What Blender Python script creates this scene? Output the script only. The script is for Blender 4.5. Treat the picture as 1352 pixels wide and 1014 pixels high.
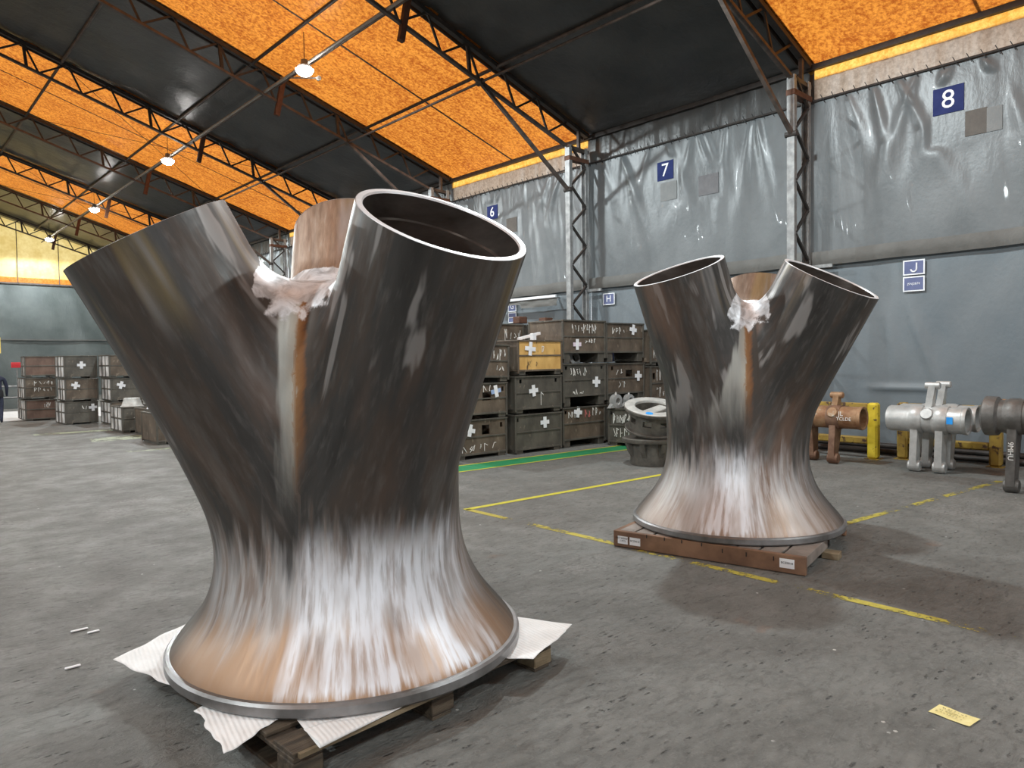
import bpy, bmesh, math, random
import numpy as np
from mathutils import Vector, Matrix, Euler
C = bpy.context.scene.collection
for o in list(bpy.data.objects): bpy.data.objects.remove(o)
rnd = random.Random(7)
PI = math.pi

# ------------------------------------------------------------------ camera
F, CX, CY = 944.33, 676.0, 507.0
Rwc = np.array([[0.73718, -0.03504, 0.67478], [-0.67553, -0.01717, 0.73713], [-0.01424, -0.99924, -0.03633]])
def _dir(x, y):
    v = np.array([x-CX, y-CY, F]); return v/np.linalg.norm(v)
_Y = _dir(-190, 485); _X = _dir(1707, 458); _Z = np.cross(_X, _Y)
Rwc = np.stack([_X, _Y, _Z])
cam = bpy.data.cameras.new('camera'); camo = bpy.data.objects.new('camera', cam); C.objects.link(camo)
cam.sensor_fit = 'HORIZONTAL'; cam.sensor_width = 36.0; cam.lens = F/1352*36; cam.clip_start = .05; cam.clip_end = 300
m = Matrix.Identity(4)
for i in range(3):
    m[i][0] = Rwc[i, 0]; m[i][1] = -Rwc[i, 1]; m[i][2] = -Rwc[i, 2]
m = Matrix(Euler(m.to_euler()).to_matrix().to_4x4()); m.translation = Vector((0, 0, 1.75))
camo.matrix_world = m
bpy.context.scene.camera = camo

# ------------------------------------------------------------------ world, lamps, exposure
sc = bpy.context.scene
sc.view_settings.view_transform = 'Standard'; sc.view_settings.look = 'None'
sc.view_settings.gamma = 1; sc.view_settings.use_curve_mapping = False
sc.view_settings.exposure = 0.0
w = bpy.data.worlds.new('overcast_sky'); sc.world = w; w.use_nodes = True
w.node_tree.nodes['Background'].inputs[0].default_value = (.94, .97, 1.0, 1)
w.node_tree.nodes['Background'].inputs[1].default_value = 2.05
LAMP_W = 1480
LAMP_POS = [(7.45, 14.7), (7.45, 24.0), (7.45, 33.4), (7.45, 42.7), (7.45, 6.2), (7.45, -4.0),
            (-6.0, 14.7), (-6.0, 24.0), (-6.0, 33.4), (-6.0, 5.3), (-6.0, -4.0)]  # left row is out of view, added as fill for the castings

# ------------------------------------------------------------------ materials
def mat(name):
    m = bpy.data.materials.new(name); m.use_nodes = True
    nt = m.node_tree; b = nt.nodes['Principled BSDF']
    return m, nt, b
def N(nt, t, **k):
    n = nt.nodes.new(t)
    for a, v in k.items():
        if a.startswith('i_'): n.inputs[a[2:].replace('_', ' ')].default_value = v
        else: setattr(n, a, v)
    return n
def ramp(nt, fac, stops):
    r = nt.nodes.new('ShaderNodeValToRGB'); e = r.color_ramp.elements
    while len(e) < len(stops): e.new(.5)
    for i, (p, c) in enumerate(stops):
        e[i].position = p; e[i].color = tuple(c)+(1,) if len(c) == 3 else c
    nt.links.new(fac, r.inputs[0]); return r.outputs[0]
def noise(nt, vec, scale, detail=4, rough=.55, dist=0):
    n = N(nt, 'ShaderNodeTexNoise'); n.inputs['Scale'].default_value = scale
    n.inputs['Detail'].default_value = detail; n.inputs['Roughness'].default_value = rough
    n.inputs['Distortion'].default_value = dist
    if vec is not None: nt.links.new(vec, n.inputs['Vector'])
    return n.outputs['Fac']
def mapping(nt, vec, scale=(1, 1, 1), rot=(0, 0, 0), loc=(0, 0, 0)):
    n = N(nt, 'ShaderNodeMapping'); n.inputs['Scale'].default_value = scale
    n.inputs['Rotation'].default_value = rot; n.inputs['Location'].default_value = loc
    nt.links.new(vec, n.inputs['Vector']); return n.outputs[0]
def mixc(nt, fac, a, b):
    n = N(nt, 'ShaderNodeMix', data_type='RGBA')
    for s, v in ((0, fac), (6, a), (7, b)):
        if isinstance(v, (int, float)): n.inputs[s].default_value = v
        elif isinstance(v, tuple): n.inputs[s].default_value = v+(1,) if len(v) == 3 else v
        else: nt.links.new(v, n.inputs[s])
    return n.outputs[2]
def math_(nt, op, a, b=None, c=None, clamp=False):
    n = N(nt, 'ShaderNodeMath', operation=op, use_clamp=clamp)
    for s, v in ((0, a), (1, b), (2, c)):
        if v is None: continue
        if isinstance(v, (int, float)): n.inputs[s].default_value = v
        else: nt.links.new(v, n.inputs[s])
    return n.outputs[0]
def sstep(nt, v, a, b, lo=0., hi=1.):
    n = N(nt, 'ShaderNodeMapRange', interpolation_type='SMOOTHSTEP')
    nt.links.new(v, n.inputs[0]); n.inputs[1].default_value = a; n.inputs[2].default_value = b
    n.inputs[3].default_value = lo; n.inputs[4].default_value = hi
    return n.outputs[0]
def bump(nt, h, b, strength=.3, dist=.02):
    n = N(nt, 'ShaderNodeBump'); n.inputs['Strength'].default_value = strength
    n.inputs['Distance'].default_value = dist
    nt.links.new(h, n.inputs['Height']); nt.links.new(n.outputs[0], b.inputs['Normal'])
def objco(nt): return N(nt, 'ShaderNodeTexCoord').outputs['Object']
def geoco(nt): return N(nt, 'ShaderNodeNewGeometry').outputs['Position']
def simple(name, c1, c2, scale=6, rough=.6, metal=0, stretch=(1, 1, 1), bumps=.2, third=None, tscale=20, tlo=.6):
    m, nt, b = mat(name); co = mapping(nt, objco(nt), stretch)
    col = ramp(nt, noise(nt, co, scale, 6, .6), [(.35, c1), (.65, c2)])
    if third: col = mixc(nt, sstep(nt, noise(nt, co, tscale, 5, .6), tlo, tlo+.08), col, third)
    nt.links.new(col, b.inputs['Base Color'])
    b.inputs['Roughness'].default_value = rough; b.inputs['Metallic'].default_value = metal
    if bumps: bump(nt, noise(nt, co, scale*6, 4), b, bumps, .01)
    return m

M = {}
M['dark_steel'] = simple('painted_dark_steel', (.03, .026, .024), (.055, .045, .04), 8, .55, .2)
M['truss_steel'] = simple('weathered_truss_steel', (.06, .048, .042), (.13, .10, .085), 5, .55, .2)
M['rust_steel'] = simple('rusty_bracket_steel', (.09, .04, .025), (.16, .075, .045), 8, .7, .2)
M['galv'] = simple('galvanised_steel', (.20, .20, .20), (.34, .34, .335), 7, .45, .3)
M['pipe'] = simple('painted_grey_pipe', (.26, .245, .22), (.38, .36, .32), 5, .5, .1)
M['black'] = simple('black_rubber', (.012, .012, .013), (.02, .02, .02), 5, .8)
M['bin'] = simple('oily_brown_bin_steel', (.085, .064, .047), (.17, .132, .098), 3.5, .6, .25, (1, 1, .6), .35, (.25, .20, .15), 9, .6)
M['bin_dark'] = simple('oily_dark_bin_steel', (.07, .064, .054), (.135, .122, .10), 3.5, .58, .25, (1, 1, .6), .35, (.21, .18, .14), 9, .62)
M['bin_rust'] = simple('reddish_bin_steel', (.11, .066, .05), (.19, .12, .09), 3.5, .62, .2, (1, 1, .6), .35)
M['bin_yellow'] = simple('worn_ochre_bin_paint', (.50, .28, .08), (.70, .44, .15), 4, .55, .05, (1, 1, .4), .3, (.11, .065, .03), 7, .60)
M['bin_pale'] = simple('painted_lit_bin_end', (.22, .21, .20), (.85, .84, .82), 3.0, .6, .1, (1, 1, .5), .2)  # bright side light on the far bins' left ends, put into the colour
M['chalk'] = simple('chalk_white', (.68, .66, .62), (.82, .80, .76), 20, .9)
M['chalk_red'] = simple('chalk_red', (.45, .10, .10), (.6, .2, .18), 20, .9)
M['tape'] = simple('white_label_tape', (.72, .73, .76), (.85, .85, .86), 10, .6, bumps=0)
M['tape_blue'] = simple('pale_blue_tape', (.30, .42, .66), (.40, .52, .74), 10, .6, bumps=0)
M['tape_pink'] = simple('pale_pink_tape', (.68, .55, .66), (.75, .66, .72), 10, .6, bumps=0)
M['blue_mark'] = simple('bright_blue_marking', (.01, .25, .75), (.02, .33, .85), 10, .6, bumps=0)
M['navy'] = simple('navy_sign_face', (.022, .032, .115), (.03, .042, .14), 5, .4, bumps=0)
M['slate'] = simple('slate_blue_sign_face', (.13, .15, .27), (.16, .18, .31), 5, .5, bumps=0)
M['white'] = simple('white_sign_paint', (.78, .79, .82), (.85, .86, .88), 5, .5, bumps=0)
M['patch_brown'] = simple('brown_patch_fabric', (.075, .062, .052), (.095, .08, .066), 8, .6)
M['patch_grey'] = simple('grey_patch_fabric', (.115, .11, .115), (.14, .135, .14), 8, .6)
M['patch_faint'] = simple('faint_patch_fabric', (.135, .14, .14), (.165, .165, .16), 8, .5)
M['red'] = simple('red_sign', (.6, .03, .04), (.7, .05, .06), 5, .5, bumps=0)
M['yellow_sign'] = simple('yellow_plastic', (.75, .6, .12), (.85, .7, .2), 5, .5, bumps=0)
M['rack'] = simple('chipped_yellow_rack_paint', (.58, .42, .02), (.74, .56, .045), 5, .5, .0, (1, 1, 1), .2, (.10, .05, .025), 9, .60)
M['rack_dull'] = simple('dull_yellow_rack_paint', (.24, .15, .03), (.38, .25, .04), 5, .6, .0, (1, 1, 1), .2, (.07, .035, .02), 7, .55)
M['silver'] = simple('bead_blasted_cast_steel', (.40, .40, .39), (.56, .555, .54), 6, .42, .40, bumps=.12)
M['grey_cast'] = simple('dark_grey_cast_steel', (.10, .095, .088), (.17, .16, .15), 6, .48, .5, bumps=.2)
M['rust_cast'] = simple('rusty_cast_steel', (.22, .10, .045), (.38, .235, .13), 5, .6, .3, bumps=.3, third=(.42, .36, .28), tscale=4, tlo=.58)
M['rust_leg'] = simple('brown_rusted_leg', (.13, .065, .04), (.24, .14, .09), 6, .6, .3, bumps=.3)
M['ring_cast'] = simple('sooty_cast_flange', (.085, .078, .068), (.16, .15, .13), 7, .6, .3, bumps=.3)
M['ring_top'] = simple('ground_pale_flange_face', (.42, .42, .40), (.58, .58, .55), 8, .55, .3, bumps=.1)
M['navy_cloth'] = simple('navy_work_cloth', (.016, .02, .04), (.03, .035, .06), 10, .9)
M['black_cloth'] = simple('black_work_cloth', (.01, .01, .013), (.02, .02, .024), 10, .9)
M['skin'] = simple('skin', (.45, .27, .19), (.5, .3, .21), 5, .6, bumps=0)
M['wood_dark'] = simple('dark_oily_pallet_wood', (.035, .026, .018), (.10, .075, .05), 4, .75, 0, (1, 8, 8), .4)
M['wood_pale'] = simple('pale_pallet_end_grain', (.16, .12, .07), (.28, .22, .14), 6, .8, 0, (1, 4, 4), .3)
M['wood_brown'] = simple('stained_brown_timber', (.10, .05, .03), (.26, .145, .085), 2.2, .65, 0, (1, 1, 1), .3)
M['wood_grey'] = simple('grey_weathered_timber', (.17, .14, .12), (.30, .26, .23), 4, .75, 0, (1, 1, 1), .3)
M['ticket'] = simple('yellow_card', (.72, .62, .25), (.82, .73, .36), 25, .7, bumps=.1)
M['green'] = simple('green_floor_paint', (.02, .22, .085), (.03, .30, .12), 6, .5)
M['bright_zone'] = simple('painted_light_floor', (.60, .61, .61), (.75, .76, .76), 5, .7)  # brightly lit floor rendered as a pale colour

for _k in ('navy', 'slate'):
    _bs = M[_k].node_tree.nodes['Principled BSDF']; _bs.inputs['Roughness'].default_value = .8; _bs.inputs['Specular IOR Level'].default_value = .15
def foam():
    m, nt, b = mat('white_ribbed_foam_sheet'); co = objco(nt)
    wv = N(nt, 'ShaderNodeTexWave', wave_type='BANDS'); wv.inputs['Scale'].default_value = 16
    wv.inputs['Distortion'].default_value = 1.5
    nt.links.new(mapping(nt, co, (1, .3, 1), (0, 0, .5)), wv.inputs['Vector'])
    nt.links.new(ramp(nt, noise(nt, co, 5, 5), [(.3, (.76, .75, .74)), (.7, (.90, .90, .90))]), b.inputs['Base Color'])
    b.inputs['Roughness'].default_value = .7
    bump(nt, math_(nt, 'ADD', wv.outputs['Fac'], noise(nt, co, 40, 4)), b, .35, .006); return m
M['foam'] = foam()

def sheet_mat(name, c1, c2, thru, spk=95.0, contrast=1.0, opaque=.25):
    # back-lit speckled tarpaulin: daylight passes through it
    m, nt, b = mat(name); co = geoco(nt)
    n1 = noise(nt, co, spk*.14, 3, .75); n2 = noise(nt, mapping(nt, co, (.35, 1, .35)), 3.2, 5, .6)
    f = math_(nt, 'ADD', math_(nt, 'MULTIPLY', n1, .75), math_(nt, 'MULTIPLY', n2, .25))
    col = ramp(nt, f, [(.40, c1), (.60, c2)])
    nt.links.new(col, b.inputs['Base Color']); b.inputs['Roughness'].default_value = .45
    tr = N(nt, 'ShaderNodeBsdfTranslucent'); nt.links.new(col, tr.inputs[0])
    mx = N(nt, 'ShaderNodeMixShader'); mx.inputs[0].default_value = thru
    nt.links.new(b.outputs[0], mx.inputs[1]); nt.links.new(tr.outputs[0], mx.inputs[2])
    nt.links.new(mx.outputs[0], nt.nodes['Material Output'].inputs[0])
    bump(nt, noise(nt, mapping(nt, co, (.5, 2, .5)), 2.5, 4), b, .25, .05)
    return m
M['orange'] = sheet_mat('orange_translucent_roof_sheet', (.42, .10, .012), (.86, .32, .045), .55)
M['orange_lit'] = sheet_mat('thin_orange_eave_strip', (.80, .36, .05), (1.0, .60, .14), .72)
M['pale_strip'] = sheet_mat('weathered_pale_eave_strip', (.26, .20, .15), (.40, .32, .25), .26)
M['yellow_sheet'] = sheet_mat('pale_yellow_gable_sheet', (.72, .52, .17), (.88, .70, .30), .50, 10)
def tarp(name, c1, c2, rough=.42, coat=.0, bs=.35):
    m, nt, b = mat(name); co = geoco(nt)
    col = ramp(nt, noise(nt, co, .9, 5, .6), [(.35, c1), (.65, c2)])
    nt.links.new(col, b.inputs['Base Color']); b.inputs['Roughness'].default_value = rough
    b.inputs['Coat Weight'].default_value = coat
    h = math_(nt, 'ADD', noise(nt, mapping(nt, co, (1, 1, .35)), 3.5, 6, .55, .6), math_(nt, 'MULTIPLY', noise(nt, co, 14, 3), .25))
    bump(nt, h, b, bs, .05); return m
M['roof_dark'] = tarp('black_roof_tarpaulin', (.042, .043, .043), (.072, .072, .070), .34, 0, .3)
M['wall_upper'] = tarp('grey_vinyl_wall_tarpaulin', (.105, .115, .120), (.145, .155, .160), .38, .03, .22)
M['wall_lower'] = tarp('blue_grey_wall_sheet', (.135, .160, .178), (.165, .186, .200), .5, 0, .25)
M['gable_grey'] = tarp('green_grey_gable_tarpaulin', (.075, .088, .084), (.115, .128, .122), .45, 0, .4)
M['hem'] = tarp('brown_hem', (.085, .08, .072), (.14, .135, .125), .6, 0, .3)

def floor_mat():
    m, nt, b = mat('worn_concrete_floor'); co = geoco(nt)
    big = noise(nt, co, .35, 5, .6); mid = noise(nt, co, 2.2, 6, .62); fine = noise(nt, co, 28, 5, .7)
    col = ramp(nt, math_(nt, 'ADD', math_(nt, 'MULTIPLY', big, .5), math_(nt, 'MULTIPLY', mid, .5)),
               [(.36, (.128, .127, .117)), (.5, (.168, .168, .156)), (.66, (.228, .228, .213))])
    sm = noise(nt, mapping(nt, co, (1, 3.0, 1), (0, 0, .25)), 3.4, 5, .7, .8)
    col = mixc(nt, math_(nt, 'MULTIPLY', sstep(nt, sm, .60, .70), .45), col, (.06, .057, .052))
    col = mixc(nt, math_(nt, 'MULTIPLY', sstep(nt, noise(nt, co, 7, 6, .75), .60, .72), .35), col, (.26, .25, .235))
    # small elongated dark nicks
    v = N(nt, 'ShaderNodeTexVoronoi'); v.inputs['Scale'].default_value = 7.0
    nt.links.new(mapping(nt, co, (1.0, 3.4, 1), (0, 0, -.1)), v.inputs['Vector'])
    nick = math_(nt, 'MULTIPLY', sstep(nt, v.outputs['Distance'], .26, .12), sstep(nt, noise(nt, co, 3.7, 3), .44, .54))
    nick = math_(nt, 'MULTIPLY', nick, sstep(nt, noise(nt, co, 45, 3), .4, .6))
    col = mixc(nt, math_(nt, 'MULTIPLY', nick, .85), col, (.035, .034, .032))
    v2 = N(nt, 'ShaderNodeTexVoronoi'); v2.inputs['Scale'].default_value = 6; nt.links.new(co, v2.inputs['Vector'])
    sp = math_(nt, 'MULTIPLY', sstep(nt, v2.outputs['Distance'], .07, .045), sstep(nt, noise(nt, co, 2.0, 2), .56, .6))
    col = mixc(nt, sp, col, (.62, .61, .58))
    rs = sstep(nt, noise(nt, mapping(nt, co, (1, 1, 1), (0, 0, 0), (3.1, 1.7, 0)), 1.6, 3), .70, .76)
    col = mixc(nt, math_(nt, 'MULTIPLY', rs, .4), col, (.20, .11, .07))
    mt2 = noise(nt, mapping(nt, co, (1, 1.8, 1), (0, 0, .2)), 9, 7, .78, .5)
    col = mixc(nt, math_(nt, 'MULTIPLY', sstep(nt, mt2, .50, .60), .55), col, (.095, .092, .085))
    col = mixc(nt, math_(nt, 'MULTIPLY', sstep(nt, noise(nt, co, 34, 4, .8), .52, .66), .40), col, (.26, .255, .24))
    # chalky pale scuffed patches
    pp = math_(nt, 'MULTIPLY', sstep(nt, noise(nt, mapping(nt, co, (1, 1, 1), (0, 0, 0), (7.3, .4, 0)), .55, 3), .58, .68), sstep(nt, fine, .42, .6))
    col = mixc(nt, math_(nt, 'MULTIPLY', pp, .35), col, (.40, .39, .37))
    nt.links.new(col, b.inputs['Base Color'])
    nt.links.new(sstep(nt, mid, .3, .7, .78, .55), b.inputs['Roughness'])
    h = math_(nt, 'ADD', math_(nt, 'MULTIPLY', sm, -1.0), math_(nt, 'ADD', math_(nt, 'MULTIPLY', fine, .35), math_(nt, 'MULTIPLY', nick, -1.2)))
    bump(nt, math_(nt, 'ADD', h, math_(nt, 'MULTIPLY', math_(nt, 'ADD', noise(nt, co, 6, 5, .7), mt2), 1.3)), b, .8, .022)
    return m
M['floor'] = floor_mat()

def line_mat(name, col, thr):
    m, nt, b = mat(name); co = geoco(nt)
    n = math_(nt, 'ADD', math_(nt, 'MULTIPLY', noise(nt, co, 2.2, 4, .6), .55), math_(nt, 'MULTIPLY', noise(nt, co, 22, 5, .75), .45))
    nt.links.new(ramp(nt, noise(nt, co, 12, 4), [(.3, tuple(c*.72 for c in col)), (.7, col)]), b.inputs['Base Color'])
    b.inputs['Roughness'].default_value = .6
    t = N(nt, 'ShaderNodeBsdfTransparent'); mx = N(nt, 'ShaderNodeMixShader')
    nt.links.new(sstep(nt, n, thr, thr+.04), mx.inputs[0])
    nt.links.new(t.outputs[0], mx.inputs[1]); nt.links.new(b.outputs[0], mx.inputs[2])
    nt.links.new(mx.outputs[0], nt.nodes['Material Output'].inputs[0]); return m
M['line_worn'] = line_mat('worn_yellow_floor_paint', (.52, .44, .07), .485)
M['line_pale'] = line_mat('worn_pale_floor_paint', (.40, .44, .30), .46)
M['line_fresh'] = line_mat('yellow_floor_paint', (.66, .60, .05), .33)

def casting_mat(name, seed, face_az, silver_az, silver_w, warm, upper_rose, groove_az, kt=.5):
    """machined and hand-ground cast steel: dark oxide, ground bright streaks, rust tints"""
    m, nt, b = mat(name)
    at = N(nt, 'ShaderNodeAttribute', attribute_name='streak').outputs['Vector']
    bt = N(nt, 'ShaderNodeAttribute', attribute_name='branch').outputs['Vector']
    info = N(nt, 'ShaderNodeAttribute', attribute_name='info').outputs['Vector']
    sx = N(nt, 'ShaderNodeSeparateXYZ'); nt.links.new(info, sx.inputs[0])
    crease, z, top = sx.outputs[0], sx.outputs[1], sx.outputs[2]     # crease 0..1, height, 1 near the crotch
    sa = N(nt, 'ShaderNodeSeparateXYZ'); nt.links.new(at, sa.inputs[0])
    off = (seed*3.7, seed*1.3, seed*2.1)
    S = mapping(nt, at, (1, 1, 1), (0, 0, 0), off); B = mapping(nt, bt, (1, 1, 1), (0, 0, 0), off)
    def azmask(az, lo, hi):
        c = math_(nt, 'ADD', math_(nt, 'MULTIPLY', sa.outputs[0], math.cos(az)), math_(nt, 'MULTIPLY', sa.outputs[1], math.sin(az)))
        return sstep(nt, math_(nt, 'ADD', c, math_(nt, 'MULTIPLY', math_(nt, 'SUBTRACT', noise(nt, S, 9, 3, .6), .5), .22)), lo, hi)
    fine = noise(nt, S, 26, 4, .6); wide = noise(nt, S, 5.5, 4, .6); mid = noise(nt, S, 11, 3, .55)
    finb = noise(nt, B, 20, 4, .6); widb = noise(nt, B, 3.0, 5, .6)
    # dark oxide skin
    dark = ramp(nt, widb, [(.3, (.036, .034, .032)), (.48, (.062, .059, .056)), (.56, (.080, .064, .054)), (.7, (.13, .124, .118))])
    dark = mixc(nt, math_(nt, 'MULTIPLY', sstep(nt, finb, .5, .75), .30), dark, (.20, .19, .18))
    # upper ground patches and rose / ochre tints
    patch = math_(nt, 'MULTIPLY', sstep(nt, noise(nt, B, 4.2, 3, .5, .4), .60, .66), sstep(nt, z, .9, 1.3))
    dark = mixc(nt, math_(nt, 'MULTIPLY', patch, .7), dark, (.36, .345, .335))
    bid = N(nt, 'ShaderNodeAttribute', attribute_name='bid').outputs['Fac']
    kb = bid
    kcol = ramp(nt, finb, [(.35, (.26, .15, .09)), (.6, (.42, .27, .18)), (.75, (.50, .40, .33))])
    dark = mixc(nt, math_(nt, 'MULTIPLY', kb, kt), dark, kcol)  # back branch: its warm lit look is mixed into the colour
    ax = N(nt, 'ShaderNodeSeparateXYZ'); nt.links.new(bt, ax.inputs[0])
    nr = math_(nt, 'MULTIPLY', sstep(nt, ax.outputs[2], -.16, -.05), sstep(nt, z, 1.3, 1.7))
    tipc = mixc(nt, sstep(nt, noise(nt, mapping(nt, B, (1, 1, .4)), 3.3, 2), .48, .56), (.30, .22, .10), (.42, .40, .39))
    dark = mixc(nt, math_(nt, 'MULTIPLY', math_(nt, 'MULTIPLY', nr, sstep(nt, noise(nt, mapping(nt, B, (1, 1, .5), (0, 0, 0), (2, 9, 4)), 2.2, 3), .52, .62)), .6), dark, tipc)
    tint = sstep(nt, noise(nt, mapping(nt, B, (1, 1, 1), (0, 0, 0), (5, 2, 1)), 2.4, 3), .52, .68)
    dark = mixc(nt, math_(nt, 'MULTIPLY', tint, upper_rose), dark, (.25, .15, .105))
    # skirt : ground bright streaks, silver band also carries the painted front highlight
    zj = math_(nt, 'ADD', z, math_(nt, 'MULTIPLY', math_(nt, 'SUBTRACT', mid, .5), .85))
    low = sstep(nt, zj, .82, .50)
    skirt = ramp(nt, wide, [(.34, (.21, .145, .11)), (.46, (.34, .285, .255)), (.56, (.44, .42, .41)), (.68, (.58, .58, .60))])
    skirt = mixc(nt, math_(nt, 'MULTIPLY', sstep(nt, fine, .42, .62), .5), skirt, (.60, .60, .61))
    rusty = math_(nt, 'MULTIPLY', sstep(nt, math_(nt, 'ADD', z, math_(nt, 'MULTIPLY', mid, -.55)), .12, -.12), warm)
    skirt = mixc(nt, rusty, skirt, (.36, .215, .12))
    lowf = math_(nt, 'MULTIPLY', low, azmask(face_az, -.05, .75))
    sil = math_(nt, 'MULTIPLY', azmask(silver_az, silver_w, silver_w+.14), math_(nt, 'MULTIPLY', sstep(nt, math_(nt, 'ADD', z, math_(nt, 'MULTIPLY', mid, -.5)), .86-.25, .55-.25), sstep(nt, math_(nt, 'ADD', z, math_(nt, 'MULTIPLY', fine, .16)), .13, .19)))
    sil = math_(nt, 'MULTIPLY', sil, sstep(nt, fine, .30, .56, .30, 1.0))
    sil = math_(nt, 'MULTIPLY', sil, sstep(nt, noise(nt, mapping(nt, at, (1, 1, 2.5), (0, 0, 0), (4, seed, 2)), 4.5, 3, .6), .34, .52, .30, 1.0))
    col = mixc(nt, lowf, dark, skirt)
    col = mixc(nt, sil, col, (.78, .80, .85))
    # groove strip : pale edge, orange centre, branch shadow painted dark on the right
    g = sstep(nt, math_(nt, 'ADD', crease, math_(nt, 'MULTIPLY', math_(nt, 'SUBTRACT', mid, .5), .9)), .35, .6)
    sd = math_(nt, 'SUBTRACT', math_(nt, 'MULTIPLY', sa.outputs[1], math.cos(groove_az)), math_(nt, 'MULTIPLY', sa.outputs[0], math.sin(groove_az)))
    sd = math_(nt, 'ADD', sd, math_(nt, 'MULTIPLY', math_(nt, 'SUBTRACT', finb, .5), .10))
    gc = ramp(nt, math_(nt, 'MULTIPLY_ADD', sd, 2.0, .5), [(.30, (.40, .40, .37)), (.44, (.46, .43, .37)), (.50, (.33, .17, .07)), (.60, (.24, .105, .04)), (.68, (.07, .055, .045))])
    col = mixc(nt, math_(nt, 'MULTIPLY', g, sstep(nt, math_(nt, 'ADD', z, math_(nt, 'MULTIPLY', mid, .5)), 1.1, 1.75)), col, gc)
    t2 = sstep(nt, math_(nt, 'ADD', top, math_(nt, 'MULTIPLY', math_(nt, 'SUBTRACT', noise(nt, objco(nt), 7, 4, .6), .5), 1.3)), .52, .66)
    col = mixc(nt, t2, col, ramp(nt, noise(nt, objco(nt), 9, 4, .6, 1.0), [(.35, (.46, .46, .47)), (.6, (.90, .92, .96))]))
    nt.links.new(col, b.inputs['Base Color'])
    b.inputs['Metallic'].default_value = .38
    r = math_(nt, 'ADD', sstep(nt, fine, .3, .7, .38, .50), math_(nt, 'MULTIPLY', math_(nt, 'MAXIMUM', lowf, g), .06))
    nt.links.new(r, b.inputs['Roughness'])
    bump(nt, math_(nt, 'ADD', math_(nt, 'MULTIPLY', finb, .6), widb), b, .10, .02)
    return m
M['flange'] = simple('machined_flange_edge', (.14, .135, .13), (.42, .42, .43), 1.6, .38, .55, bumps=.05)
M['rim'] = simple('bright_machined_rim', (.66, .66, .67), (.78, .78, .80), 10, .4, .25, bumps=0)
M['bore'] = simple('machined_dark_bore', (.09, .075, .065), (.17, .145, .13), 3, .33, .8, (1, 1, 3), .05)
M['bore_floor'] = simple('rust_tinted_bore_ledge', (.26, .16, .11), (.45, .36, .31), 3, .4, .7, bumps=.1)
M['lens'], _nt, _b = mat('lit_lamp_lens'); _b.inputs['Emission Color'].default_value = (1, .97, .93, 1); _b.inputs['Emission Strength'].default_value = 60

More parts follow.
